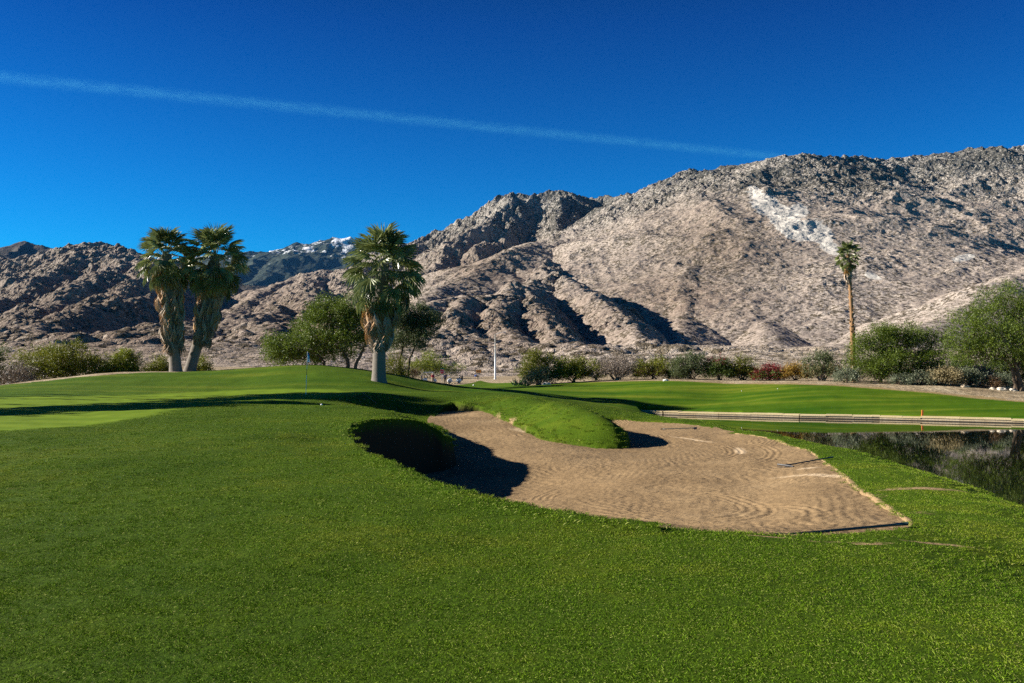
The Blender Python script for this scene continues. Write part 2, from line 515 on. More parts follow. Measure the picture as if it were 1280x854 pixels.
BARE = [(1160, 613, 1.0, .30, .8), (1178, 683, .55, .06, .8), (1060, 678, .9, .08, .5), (965, 672, .35, .06, .75), (1085, 681, .25, .06, .75), (1240, 808, .30, .10, .62), (1160, 785, .25, .05, .55), (1100, 605, .1, .1, .2), (1110, 648, .3, .5, .45),
        (880, 832, .10, .03, .55), (1150, 640, .35, .3, .5), (1095, 622, .35, .8, .45), (1125, 575, .25, .5, .45), (120, 560, 1.2, .5, .36), (150, 548, 1.0, .4, .36), (605, 812, .3, .08, .36), (640, 527, .35, .9, .62), (622, 520, .3, .9, .55), (655, 537, .3, .6, .5), (230, 687, .5, .08, .42), (30, 610, .8, .3, .38)]
bare_c = hit([(b[0], b[1]) for b in BARE])


def turf_edge(th):
    """distance at which the mown turf gives way to desert, by bearing (given as photo column)"""
    px = np.array([-900, -300, 0, 80, 150, 300, 440, 500, 540, 600, 640, 660, 700, 760, 800, 840, 900, 1000, 1100, 1200, 1280, 1400, 2200])
    dd = np.array([70, 66, 66, 66, 66, 68, 70, 74, 115, 160, 120, 88, 85, 82, 80, 78.5, 77, 74.3, 72.6, 70.8, 69, 67.5, 66])
    return np.interp(np.tan(np.clip(th, -1.2, 1.2)) * F + CX, px, dd)


def build_ground():
    az = np.concatenate([np.linspace(-180, -42, 60)[:-1], np.linspace(-42, -33, 40)[:-1], np.linspace(-33, 33, 760)[:-1], np.linspace(33, 42, 40)[:-1], np.linspace(42, 180, 60)[:-1]])
    d = np.concatenate([np.geomspace(0.05, 7.0, 90)[:-1], np.geomspace(7.0, 50, 420)[:-1], np.geomspace(50, 202, 190)])
    th = R(az) if False else np.radians(az)
    T, D = np.meshgrid(th, d)
    x, y = D * np.sin(T), D * np.cos(T)
    z, sd = lawn_z(x, y)
    green = sstep(-0.5, 0.5, signed_dist(x, y, GREEN))
    te = turf_edge(T)
    fair = sstep(50, 58, D) * (x > -3) + sstep(62, 56, D) * 0
    fair = np.clip(np.maximum(fair, sstep(46, 52, D) * 0.55), 0, 1) * (1 - green)
    bare = np.zeros_like(x)
    for (px, py, w, h, s), (bx, by) in zip(BARE, bare_c):
        bare = np.maximum(bare, s * np.exp(-((x - bx) / w) ** 2 - ((y - by) / h) ** 2))
    m = (y > 8) & (y < 40) & (x > 2)
    e = np.zeros_like(x); e[m] = line_dist(x[m], y[m], DRYLINE)
    bare[m] = np.maximum(bare[m], 0.68 * np.exp(-(e[m] / 0.10) ** 2))
    bare = np.maximum(bare, 0.62 * sstep(-1.6, -0.2, D - te) * (D < 140) * (T > 0.02))
    soil_shade = sstep(0.0, 0.06, sd) * (sd > -5)  # cut face below the lip: bare soil plus painted shade
    P = np.stack([x.ravel(), y.ravel(), z.ravel()], 1)
    # fine wobble of the turf edge
    edge = te + 0.8 * fbm(x * 0.25, y * 0.25, 3, 3)
    fz = grid_faces(len(d), len(az), wrap=True)
    far = (D > edge).ravel()
    fmask = far[fz[:, 0]]
    attrs = dict(green=green.ravel(), fairway=fair.ravel(), bare=bare.ravel(), soil_shade=soil_shade.ravel())
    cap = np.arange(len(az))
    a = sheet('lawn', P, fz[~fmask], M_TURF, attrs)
    tag(a, kind='structure')
    b = sheet('desert_ground', P, fz[fmask], M_DESERT)
    tag(b, kind='structure')


build_ground()


# ------------------------------------------------------------------ bunker sand
def sand_material():
    m, nt = new_mat('bunker_sand'); n = N(nt)
    pos = n('ShaderNodeNewGeometry').outputs['Position']
    warp = n('ShaderNodeTexNoise', ins={'Vector': pos, 'Scale': 0.16, 'Detail': 2.0})
    wp = n('ShaderNodeVectorMath', operation='MULTIPLY_ADD', ins={0: warp.outputs['Color'], 1: (14, 14, 0), 2: pos}).outputs[0]
    wave = n('ShaderNodeTexWave', wave_type='BANDS', bands_direction='Y', ins={'Vector': wp, 'Scale': 1.1, 'Distortion': 3.0, 'Detail': 3.0, 'Detail Scale': 2.0}).outputs['Fac']
    clod = n.noise(pos, 11, 5, 0.75)
    lump = n.noise(pos, 3.0, 4, 0.6)
    h = n.math('ADD', n.math('MULTIPLY', wave, 0.35), n.math('ADD', n.math('MULTIPLY', clod, 0.9), n.math('MULTIPLY', lump, 0.8)))
    c = n.ramp(n.math('ADD', n.math('MULTIPLY', n.noise(pos, 0.5, 5, 0.6), 0.6), n.math('MULTIPLY', clod, 0.4)),
               [(0.30, (0.185, 0.124, 0.064)), (0.55, (0.272, 0.188, 0.100)), (0.75, (0.36, 0.262, 0.15))])
    c = n.mix(n.ramp(n.math('ADD', n.attr('pale'), n.math('MULTIPLY', n.math('SUBTRACT', clod, 0.5), 0.6)), [(0.35, 0.0), (0.8, 0.8)]), c, (0.52, 0.40, 0.26))
    p = n('ShaderNodeBsdfPrincipled', ins={'Base Color': c, 'Roughness': 0.95, 'Specular IOR Level': 0.1})
    b = n('ShaderNodeBump', ins={'Strength': 0.75, 'Distance': 0.035, 'Height': h})
    nt.links.new(b.outputs[0], p.inputs['Normal'])
    n.out(p.outputs[0])
    return m


def build_sand():
    az = np.linspace(math.atan((425 - CX) / F), math.atan((1150 - CX) / F), 620)
    d = np.geomspace(8.6, 46.5, 560)
    T, D = np.meshgrid(az, d)
    x, y = D * np.sin(T), D * np.cos(T)
    z = sand_z(x, y)
    sd = signed_dist(x, y, OUTS)
    e = line_dist(x, y, OUTS[21:66])
    near_edge = 1 - sstep(0.25, 1.7, e)
    z = z + near_edge * (base_z(x, y) - 0.035 - z)
    # raked furrows: shallow grooves running along warped bands, broken into strokes
    wx = x + 1.6 * fbm(x * 0.16, y * 0.16, 2, 71); wy = y + 2.4 * fbm(x * 0.13, y * 0.13, 2, 72)
    stroke = sstep(-0.1, 0.35, fbm(x * 0.35, y * 0.2, 3, 74))
    flow = sd + 0.35 * fbm(x * 0.22, y * 0.16, 2, 77)
    z = z + 0.0032 * np.sin(flow * 2 * math.pi / 0.17) * stroke * sstep(0.15, 0.5, sd)
    z = z + 0.003 * np.sin((wy * 0.9 + wx * 0.25) * 20) * (1 - stroke)
    z = z + 0.025 * fbm(x * 0.7, y * 0.7, 2, 75) + 0.009 * fbm(x * 5.0, y * 5.0, 3, 76, 0.6)
    # turning tracks of the raking machine round the right lobe
    for (px, dd, r0, r1, a0, a1) in TRACKS:
        cx, cy = Wd(px, dd)
        rr = np.hypot(x - cx, (y - cy) * 0.45); an = np.degrees(np.arctan2((y - cy) * 0.45, x - cx))
        on = sstep(a0 - 10, a0 + 10, an) * (1 - sstep(a1 - 10, a1 + 10, an)) * sstep(r0 - .05, r0, rr) * (1 - sstep(r1, r1 + .05, rr))
        z = z + on * 0.007 * np.sin((rr - r0) * 2 * math.pi / 0.15)
    pale = np.zeros_like(x)
    for px, dd, w, h, rot in PALE:
        cx, cy = Wd(px, dd); dx, dy = x - cx, y - cy
        ca, sa = math.cos(rot), math.sin(rot)
        pale = np.maximum(pale, np.exp(-((dx * ca + dy * sa) / w) ** 2 - ((-dx * sa + dy * ca) / h) ** 2))
    P = np.stack([x.ravel(), y.ravel(), z.ravel()], 1)
    fz = grid_faces(len(d), len(az))
    keep = (sd.ravel()[fz] > -0.30).all(axis=1)
    o = sheet('bunker_sand', P, fz[keep], sand_material(), dict(pale=pale.ravel()))
    tag(o, kind='structure')


TRACKS = [(820, 28, 1.9, 2.4, -80, 80), (820, 28, 2.9, 3.3, -60, 70), (850, 15, 0.9, 1.35, -90, 60), (930, 13, 0.7, 1.0, -90, 70), (730, 18, 0.6, 1.1, 40, 200), (1010, 15, .6, .9, -100, 40)]
PALE = [(865, 31, .12, 2.2, .25), (1020, 17.5, .18, 1.6, .35), (925, 26, .2, 1.5, -.2), (1010, 19.4, .3, .3, 0), (660, 33, .4, 1.5, .5)]
build_sand()

# ------------------------------------------------------------------ pond water and its retaining wall
def water_material():
    m, nt = new_mat('pond_water'); n = N(nt)
    pos = n('ShaderNodeNewGeometry').outputs['Position']
    mp = n('ShaderNodeMapping', ins={'Vector': pos, 'Scale': (0.6, 1.6, 1)}).outputs[0]
    p = n('ShaderNodeBsdfPrincipled', ins={'Base Color': (0.004, 0.007, 0.004, 1), 'Roughness': 0.015, 'IOR': 1.33, 'Specular IOR Level': 0.36})
    b = n('ShaderNodeBump', ins={'Strength': 0.03, 'Distance': 0.02, 'Height': n.noise(mp, 1.5, 3)})
    nt.links.new(b.outputs[0], p.inputs['Normal'])
    n.out(p.outputs[0])
    return m


wb = MB()
wb.add([(x, y, 0) for x, y in [(8.6, -8), (60, -8), (60, 30), (33.6, 48.9), (18.5, 56.9), (9.0, 62.5)]], [[0, 1, 2, 3, 4, 5]])
tag(wb.build('pond_water', water_material(), loc=(0, 0, WATER)), kind='structure')


def build_wall():
    root = empty('retaining_wall', (WALL[3][0], WALL[3][1], WATER))
    tag(root, 'low pale stone retaining wall along the far edge of the pond', 'retaining wall')
    ox, oy = WALL[3][0], WALL[3][1]
    blocks, capm, foot = MB(), MB(), MB()
    rr = random.Random(5)
    for (ax, ay), (bx, by) in zip(WALL[:-2], WALL[1:-1]):
        L = math.hypot(bx - ax, by - ay); a = math.atan2(by - ay, bx - ax); s = 0.0
        while s < L - 0.02:
            w = min(rr.uniform(0.8, 2.0), L - s)
            t = (s + w / 2) / L
            blocks.box((ax + (bx - ax) * t - ox, ay + (by - ay) * t - oy + 0, rr.uniform(-.01, .01) - 0.07), (w - 0.004, 0.85, 0.46), a, tint=rr.uniform(0.45, 0.7), bev=0.0)
            s += w
        s = 0.0
        while s < L - 0.02:
            w = min(rr.uniform(0.9, 1.6), L - s); t = (s + w / 2) / L
            capm.box((ax + (bx - ax) * t - ox, ay + (by - ay) * t - oy, 0.205 + rr.uniform(-.02, .02)), (w - 0.004, 0.93, 0.085), a, tint=rr.uniform(0.4, 1.0))
            s += w
    stone = tint_mat('wall_stone', [(0.0, (0.16, 0.115, 0.065)), (0.45, (0.40, 0.31, 0.19)), (1.0, (0.62, 0.53, 0.38))], bump=0.6, bscale=9)
    for (ax, ay), (bx, by) in zip(WALL[:-2], WALL[1:-1]):
        L = math.hypot(bx - ax, by - ay); a = math.atan2(by - ay, bx - ax)
        foot.box(((ax + bx) / 2 - ox, (ay + by) / 2 - oy, -0.13), (L, 0.90, 0.36), a, tint=0.5)
    foot.build('wet_footing', simple('wet_stone', (0.05, 0.042, 0.028), 0.5, 0.5, 2.0, bump=0.5), root)
    blocks.build('stone_face', stone, root)
    capm.build('coping', tint_mat('wall_coping', [(0, (0.44, 0.34, 0.17)), (1, (0.72, 0.59, 0.34))], bump=0.4), root)


build_wall()

# ------------------------------------------------------------------ mountains
# ridge lines: (photo column, photo row, distance) down each crest; second value: slope of its flanks
RIDGES = [
    # main range crest
    (1.15, [(470, 318, 2500), (515, 301, 2550), (540, 288, 2600), (560, 276, 2600), (590, 262, 2600), (620, 250, 2600), (640, 243, 2600), (670, 241, 2600), (700, 238, 2600), (720, 248, 2700), (732, 250, 2750), (750, 246, 2700), (790, 240, 2500), (815, 233, 2420)]),
    (0.66, [(815, 233, 2420), (830, 228, 2350), (850, 219, 2250), (870, 212, 2200), (900, 210, 2150), (930, 205, 2100), (950, 197, 2050), (975, 192.5, 2000), (1000, 195, 2000), (1030, 199, 2050), (1060, 200, 2100), (1100, 200, 2150), (1140, 196, 2150), (1180, 190, 2150), (1230, 186, 2150), (1290, 185, 2200), (1400, 190, 2300), (1560, 220, 2300), (1800, 260, 2200)]),
    # big spur from the summit towards the viewer, its left arm and right arm
    (0.53, [(975, 194, 2000), (940, 222, 1800), (910, 250, 1600), (885, 295, 1350), (862, 345, 1130), (850, 395, 930), (845, 440, 700)]),
    (0.50, [(910, 250, 1600), (955, 282, 1480), (1000, 322, 1300), (1025, 370, 1100), (1040, 425, 820)]),
    (0.62, [(940, 222, 1800), (900, 240, 1850), (860, 262, 1880), (820, 279, 1870), (780, 295, 1800), (740, 312, 1680), (690, 336, 1480), (650, 350, 1300)]),
    (0.55, [(910, 252, 1600), (860, 290, 1500), (800, 330, 1330), (760, 360, 1150), (740, 390, 950)]),
    (0.50, [(885, 295, 1350), (920, 340, 1150), (950, 385, 980), (965, 430, 760)]),
    # rounded hill left of centre
    (0.55, [(725, 298, 1950), (690, 303, 1800), (660, 304, 1560), (640, 309, 1450), (600, 330, 1300), (560, 350, 1150), (530, 375, 950)]),
    (0.85, [(660, 305, 1560), (680, 330, 1350), (690, 355, 1150)]),
    # gullies below the peak
    (0.95, [(640, 243, 2600), (605, 275, 2350), (570, 305, 2150), (535, 338, 1850), (510, 360, 1600)]),
    (1.15, [(668, 241, 2600), (640, 268, 2450), (625, 296, 2250), (600, 310, 2050)]),
    (1.15, [(702, 239, 2600), (700, 262, 2450), (690, 285, 2250)]),
    (1.15, [(750, 246, 2700), (742, 268, 2450), (752, 290, 2200)]),
    (1.05, [(790, 240, 2500), (800, 262, 2250), (780, 280, 2050)]),
    (0.75, [(850, 219, 2250), (850, 240, 2050), (830, 262, 1950)]),
    # right-hand flank
    (0.54, [(1000, 195, 2000), (1030, 235, 1850), (1075, 280, 1640), (1115, 315, 1450), (1150, 350, 1220), (1165, 395, 950)]),
    (0.53, [(1060, 200, 2100), (1095, 235, 1900), (1140, 275, 1700), (1185, 312, 1480), (1210, 335, 1300)]),
    (0.55, [(1140, 196, 2150), (1165, 235, 1950), (1205, 275, 1720), (1235, 300, 1560)]),
    (0.55, [(1230, 186, 2150), (1250, 230, 1950), (1290, 275, 1700), (1310, 320, 1400)]),
    (0.66, [(1100, 200, 2150), (1120, 225, 2000), (1150, 250, 1850)]),
    (0.66, [(1180, 190, 2150), (1200, 215, 2000), (1235, 250, 1850)]),
    (0.50, [(1400, 290, 1200), (1330, 325, 1020), (1270, 342, 930), (1220, 362, 830), (1190, 395, 680)]),
    (0.46, [(1075, 280, 1640), (1060, 330, 1300), (1080, 390, 950)]),
    # dark bouldery knoll in front
    (0.95, [(705, 346, 1050), (725, 356, 960), (760, 385, 820), (795, 415, 680), (820, 440, 540)]),
    (0.85, [(705, 346, 1050), (660, 358, 950), (620, 369, 860), (575, 371, 800), (540, 376, 760), (510, 400, 640)]),
    (1.0, [(660, 358, 950), (665, 385, 800), (690, 410, 650), (700, 435, 520)]),
    (1.0, [(620, 369, 860), (612, 395, 700), (640, 420, 560), (650, 440, 460)]),
    (1.0, [(575, 371, 800), (565, 400, 640), (585, 425, 520), (580, 445, 420)]),
    # middle-left ridge
    (0.55, [(520, 303, 2550), (480, 323, 2300), (440, 332, 2150), (400, 340, 2020), (370, 348, 1900), (330, 361, 1750), (300, 379, 1550), (275, 397, 1350), (240, 414, 1100)]),
    (0.60, [(440, 332, 2150), (430, 345, 1850), (445, 370, 1500), (420, 395, 1150)]),
    (0.60, [(400, 340, 2020), (385, 355, 1650), (395, 380, 1300), (370, 400, 1000)]),
    (0.60, [(350, 385, 1150), (330, 393, 950), (300, 402, 800), (270, 420, 620)]),
    (0.60, [(440, 395, 900), (400, 398, 800), (360, 405, 700), (330, 420, 560), (310, 440, 420)]),
    # left range
    (0.55, [(-300, 330, 2300), (-150, 325, 2300), (-60, 322, 2300), (0, 322, 2280), (50, 320, 2250), (80, 313, 2200), (100, 309, 2100), (125, 303, 2000), (150, 306, 1950), (172, 313, 1900), (190, 330, 1850), (215, 362, 1700), (235, 385, 1500)]),
    (0.60, [(125, 304, 2000), (90, 325, 1800), (50, 345, 1600), (0, 368, 1400), (-60, 390, 1150)]),
    (0.62, [(150, 307, 1950), (140, 335, 1650), (100, 360, 1400), (55, 382, 1200), (0, 402, 950)]),
    (0.85, [(172, 315, 1900), (180, 345, 1550), (160, 362, 1350), (130, 372, 1150), (100, 385, 1000)]),
    (0.60, [(50, 320, 2250), (0, 340, 1950), (-60, 360, 1650)]),
    (0.95, [(185, 372, 1200), (160, 378, 1050), (120, 383, 950), (90, 398, 800), (60, 415, 640)]),
    (0.9, [(-120, 380, 1000), (-40, 396, 850), (0, 398, 800), (20, 404, 720), (30, 425, 560)]),
    (0.60, [(260, 405, 820), (215, 408, 720), (175, 412, 640), (140, 425, 520), (120, 442, 400)]),
    (0.9, [(60, 405, 720), (45, 410, 640), (55, 430, 500)]),
    (0.56, [(-250, 412, 520), (-100, 415, 500), (0, 420, 470), (60, 426, 440), (130, 422, 450), (200, 414, 490), (280, 408, 520), (340, 410, 520), (420, 413, 500), (500, 416, 470), (560, 420, 440), (610, 428, 400), (660, 436, 380), (720, 444, 370)]),
    (0.50, [(340, 410, 520), (310, 432, 380), (290, 450, 270)]),
    (0.50, [(200, 414, 490), (170, 438, 350), (160, 453, 265)]),
    (0.50, [(560, 420, 440), (540, 440, 330), (530, 454, 255)]),
    (0.45, [(1190, 395, 680), (1120, 420, 560), (1060, 440, 420)]),
]


def seg_heights(x, y):
    best = np.full(x.shape, -1e9); share = np.zeros(x.shape)
    for k, line in RIDGES:
        crag = 1.0 if k > 0.8 or line[0][0] < 300 or line[0][2] < 600 else (0.8 if line[0][0] < 470 else 0.25)
        k = k * 0.74
        P = np.array([W(*q) for q in line])
        # bounding skip is handled by the cone falling below the floor
        for a, b in zip(P[:-1], P[1:]):
            e = b - a; L2 = e[0] ** 2 + e[1] ** 2
            reach = max(a[2], b[2], 1) / k + 250
            mnx, mxx = min(a[0], b[0]) - reach, max(a[0], b[0]) + reach
            mny, mxy = min(a[1], b[1]) - reach, max(a[1], b[1]) + reach
            s = np.nonzero((x > mnx) & (x < mxx) & (y > mny) & (y < mxy))[0]
            if len(s) == 0: continue
            xs, ys = x[s], y[s]
            t = np.clip(((xs - a[0]) * e[0] + (ys - a[1]) * e[1]) / L2, 0, 1)
            dist = np.hypot(xs - a[0] - t * e[0], ys - a[1] - t * e[1])
            zr = a[2] + t * e[2]
            h = zr - k * np.sqrt(dist * dist + 100.0) + k * 10.0
            # flanks ease towards the foot
            h = np.where(h < zr * 0.35, h + 0.22 * (zr * 0.35 - h), h)
            share[s] = np.where(h > best[s], crag, share[s])
            best[s] = np.maximum(best[s], h)
    return best, share


def mountain_height(x, y):
    d = np.hypot(x, y)
    amp = np.clip(d / 2000, 0.25, 1.1)
    wx = x + amp * (20 * fbm(x / 300, y / 300, 2, 31) + 4 * fbm(x / 60, y / 60, 2, 33))
    wy = y + amp * (20 * fbm(x / 300, y / 300, 2, 32) + 4 * fbm(x / 60, y / 60, 2, 34))
    h, crag = seg_heights(wx, wy)
    th = np.arctan2(x, y)
    dc = np.minimum(d, 200.0)
    floor = base_z(np.sin(th) * dc, np.cos(th) * dc) + np.clip(d - 200, 0, None) * 0.012
    up = np.clip(h - floor, 0, None)
    rel = sstep(0, 60, up)
    # gullies, crags, boulders
    h = h + rel * amp * (9 * (ridged(x / 230, y / 230, 3, 41) - 0.75) + (0.45 + 0.55 * crag) * (6.0 * (ridged(x / 110, y / 110, 3, 43) - 0.7) + 3.5 * (ridged(x / 45, y / 45, 3, 42) - 0.7)))
    h = np.where(h > floor, h, floor + 0.1 * (h - floor))
    h = np.maximum(h, floor) + 5.0 * np.exp(-np.abs(h - floor) / 6.0) * (h > floor - 30)
    near = 1 - sstep(900, 2400, d)
    up = np.clip(h - floor, 0, None); rk = sstep(0.3, 7, up)
    cover = sstep(-0.35, 0.25, fbm(x / 120, y / 120, 3, 51))
    crag = np.clip(np.maximum(crag, sstep(230, 400, h) * 0.9) * (0.45 + 0.75 * cover), 0.12, 1.1)
    h = h + rk * crag * (4.2 * rocks(x / 13, y / 13, 61) + 2.0 * rocks(x / 6.2, y / 6.2, 62) * near + 3.6 * rocks(x / 28, y / 28, 63) * (1 - near * 0.6))
    h = h + rk * amp * (0.9 + 2.6 * crag) * fbm(x / 14, y / 14, 3, 53, 0.6)
    blend = sstep(200, 250, d)
    return floor * (1 - blend) + h * blend - 0.4 * (d < 197), up, crag


def rock_material():
    m, nt = new_mat('mountain_rock'); n = N(nt)
    pos = n('ShaderNodeNewGeometry').outputs['Position']
    sp = n('ShaderNodeSeparateXYZ', ins={0: pos})
    up = n.math('MULTIPLY', sp.outputs['Z'], 1 / 500.0)
    big = n.noise(pos, 0.006, 5, 0.6)
    mid = n.noise(pos, 0.05, 5, 0.65)
    spk = n.noise(pos, 0.22, 4, 0.8)
    low = n.ramp(n.math('ADD', n.math('MULTIPLY', big, 0.45), n.math('MULTIPLY', mid, 0.55)),
                 [(0.34, (0.185, 0.150, 0.128)), (0.48, (0.365, 0.308, 0.264)), (0.6, (0.48, 0.415, 0.36)), (0.72, (0.60, 0.535, 0.475))])
    high = n.ramp(mid, [(0.3, (0.24, 0.22, 0.20)), (0.5, (0.46, 0.43, 0.39)), (0.68, (0.66, 0.62, 0.56))])
    hf = n.ramp(n.math('ADD', up, n.math('MULTIPLY', n.math('SUBTRACT', big, 0.5), 0.7)), [(0.50, 0.0), (0.95, 1.0)])
    c = n.mix(hf, low, high)
    c = n.mix(n.attr('brown'), c, n.mix(mid, (0.125, 0.090, 0.068), (0.30, 0.225, 0.168)))
    # dark desert scrub growing in the joints, denser high up
    dens = n.math('ADD', n.math('MULTIPLY', hf, 0.085), n.math('ADD', n.math('MULTIPLY', n.math('SUBTRACT', mid, 0.5), 0.42), n.math('MULTIPLY', n.math('SUBTRACT', big, 0.5), 0.25)))
    scrub = n.ramp(n.math('ADD', spk, dens), [(0.505, 0.0), (0.555, 0.95)])
    c = n.mix(scrub, c, n.mix(hf, (0.065, 0.052, 0.032), (0.040, 0.042, 0.036)))
    c = n.mix(n.ramp(n.noise(pos, 0.30, 3, 0.7), [(0.56, 0.0), (0.66, 0.55)]), c, (0.60, 0.52, 0.43))
    slab = n.ramp(n.math('ADD', n.attr('slab'), n.math('MULTIPLY', n.math('SUBTRACT', n.noise(pos, 0.035, 5, 0.7), 0.5), 1.3)), [(0.48, 0.0), (0.56, 1.0)])
    c = n.mix(slab, c, n.mix(mid, (0.40, 0.37, 0.33), (0.60, 0.57, 0.52)))
    c = n.mix(n.attr('flat'), c, n.ramp(n.noise(pos, 0.12, 6, 0.7), [(0.36, (0.14, 0.115, 0.07)), (0.5, (0.36, 0.29, 0.20)), (0.65, (0.54, 0.46, 0.34))]))
    p = n('ShaderNodeBsdfPrincipled', ins={'Base Color': c, 'Roughness': 0.95, 'Specular IOR Level': 0.05})
    h = n.math('ADD', n.math('MULTIPLY', n.noise(pos, 0.16, 5, 0.75), 1.0), n.math('MULTIPLY', n.noise(pos, 0.6, 3, 0.7), 0.35))
    b = n('ShaderNodeBump', ins={'Strength': 0.5, 'Distance': 6.0, 'Height': h})
    nt.links.new(n.math('ADD', 0.14, n.math('MULTIPLY', n.attr('crag'), 0.6)), b.inputs['Strength'])
    nt.links.new(b.outputs[0], p.inputs['Normal'])
    n.out(p.outputs[0])
    return m


def build_mountains():
    az = np.concatenate([np.linspace(-70, -38, 60)[:-1], np.linspace(-38, 38, 1250)[:-1], np.linspace(38, 70, 60)])
    d = np.concatenate([np.geomspace(194, 900, 400)[:-1], np.geomspace(900, 2900, 520)[:-1], np.geomspace(2900, 4500, 40)])
    T, D = np.meshgrid(np.radians(az), d)
    x, y = (D * np.sin(T)).ravel(), (D * np.cos(T)).ravel()
    z, up, crag = mountain_height(x, y)
    px = CX + F * x / y; py = HY - F * z / y
    # bare pale granite slab below the summit, brown weathered spur: patches of the rock itself
    slab = np.zeros_like(x)
    for (cx, cy, w, h, rot) in [(958, 256, 30, 17, .6), (985, 278, 42, 18, .7), (1018, 290, 28, 18, .3), (1000, 262, 14, 9, .5), (1036, 308, 22, 9, .6), (945, 240, 14, 7, .7), (1205, 322, 16, 5, -.2), (1090, 345, 14, 4, .3), (1255, 350, 16, 6, 0)]:
        c, s = math.cos(rot), math.sin(rot); dx, dy = px - cx, py - cy
        slab = np.maximum(slab, np.exp(-((dx * c + dy * s) / w) ** 2 - ((-dx * s + dy * c) / h) ** 2))
    slab *= (D.ravel() > 1100)
    brown = np.zeros_like(x)
    for (cx, cy, w, h) in [(900, 310, 90, 60), (640, 405, 170, 50), (600, 335, 70, 35), (850, 370, 110, 50), (150, 400, 240, 70), (380, 400, 120, 50)]:
        brown = np.maximum(brown, (0.75 if cx > 500 else 0.95) * np.exp(-((px - cx) / w) ** 2 - ((py - cy) / h) ** 2))
    flat = 1 - sstep(0.5, 5, up)
    P = np.stack([x, y, z], 1)
    o = sheet('mountain', P, grid_faces(len(d), len(az)), rock_material(), dict(slab=slab, brown=brown, flat=flat, crag=crag), smooth=False)
    tag(o, kind='structure')


build_mountains()


def far_material(name, c0, c1, snow):
    m, nt = new_mat(name); n = N(nt)
    pos = n('ShaderNodeNewGeometry').outputs['Position']
    f = n.noise(pos, 0.004, 6, 0.65)
    c = n.ramp(f, [(0.35, c0), (0.65, c1)])
    if snow:
        s = n.ramp(n.math('ADD', n.attr('snow'), n.math('MULTIPLY', n.math('SUBTRACT', n.noise(pos, 0.005, 6, 0.75), 0.5), 2.6)), [(0.50, 0.0), (0.60, 1.0)])
        c = n.mix(s, c, (0.82, 0.84, 0.88))
    p = n('ShaderNodeBsdfPrincipled', ins={'Base Color': c, 'Roughness': 0.95, 'Specular IOR Level': 0.05})
    b = n('ShaderNodeBump', ins={'Strength': 0.6, 'Distance': 40.0, 'Height': n.noise(pos, 0.012, 5, 0.7)})
    nt.links.new(b.outputs[0], p.inputs['Normal'])
    n.out(p.outputs[0])
    return m


def build_far(name, ridges, dist0, dist1, az0, az1, na, nd, mat, seed, rough, snowline=None, k=0.6):
    az = np.linspace(math.atan((az0 - CX) / F), math.atan((az1 - CX) / F), na)
    d = np.linspace(dist0, dist1, nd)
    T, D = np.meshgrid(az, d)
    x, y = (D * np.sin(T)).ravel(), (D * np.cos(T)).ravel()
    s = dist1 / 10000
    wx = x + 160 * s * fbm(x / 900 / s, y / 900 / s, 4, seed); wy = y + 160 * s * fbm(x / 900 / s, y / 900 / s, 4, seed + 1)
    best = np.full(x.shape, -20.0)
    for line in ridges:
        P = np.array([W(*q) for q in line])
        for a, b in zip(P[:-1], P[1:]):
            e = b - a
            t = np.clip(((wx - a[0]) * e[0] + (wy - a[1]) * e[1]) / (e[0] ** 2 + e[1] ** 2), 0, 1)
            dist = np.hypot(wx - a[0] - t * e[0], wy - a[1] - t * e[1])
            best = np.maximum(best, a[2] + t * e[2] - k * dist)
    rel = sstep(0, 300 * s, best)
    z = best + rel * rough * s * (ridged(x / 800 / s, y / 800 / s, 5, seed + 3) - 0.75) + rel * rough * 0.25 * s * fbm(x / 120 / s, y / 120 / s, 3, seed + 4)
    attrs = {}
    if snowline is not None:
        attrs['snow'] = np.clip(0.5 + (z - snowline) / 700.0, 0, 0.85)
    o = sheet(name, np.stack([x, y, z], 1), grid_faces(nd, na), mat, attrs, smooth=False)
    tag(o, kind='structure')


build_far('snowy_mountain', [
    [(100, 345, 9000), (200, 326, 9000), (270, 321, 9000), (310, 314.5, 9000), (345, 313, 9100), (362, 307, 9200), (376, 301, 9200), (393, 302, 9200), (404, 297, 9200), (415, 294, 9200), (430, 299, 9200), (445, 303, 9200), (480, 300, 9300), (520, 312, 9300), (700, 330, 9300)],
    [(415, 294, 9200), (395, 315, 8500), (370, 335, 7900), (340, 350, 7300), (300, 365, 6800)],
    [(376, 301, 9200), (350, 325, 8400), (310, 338, 7700), (285, 352, 7100)],
    [(310, 315, 9000), (300, 335, 8300), (275, 350, 7600)],
    [(430, 299, 9200), (435, 320, 8500), (420, 340, 7800)]],
    6000, 10500, -60, 760, 460, 300, far_material('far_forest', (0.02, 0.032, 0.028), (0.06, 0.075, 0.058), True), 91, 38, snowline=1260, k=0.42)
build_far('dark_hill', [
    [(-500, 330, 5200), (-250, 312, 5200), (-60, 305, 5200), (0, 302.5, 5200), (35, 301.5, 5200), (60, 304.5, 5200), (80, 311, 5150), (110, 325, 5000), (150, 345, 4800), (240, 375, 4500)],
    [(35, 302, 5200), (10, 320, 4800), (-40, 340, 4500)],
    [(200, 350, 4300), (260, 352, 4300), (300, 353, 4350), (335, 356, 4400), (400, 365, 4400)]],
    3600, 6000, -500, 500, 420, 160, far_material('far_scrub', (0.05, 0.045, 0.04), (0.12, 0.105, 0.085), False), 131, 18, k=0.5)
ADDED_SHADE_TREES = [(-32.8, 30.8, 5.0, 2.3), (-31.5, 34.2, 6.4, 2.4), (-31.5, 38.0, 7.6, 2.4), (-32.5, 43.2, 8.1, 2.3), (-34.0, 47.5, 9.4, 2.3), (-38.3, 45.2, 12.6, 1.8)]  # unseen trees added only for their shadows

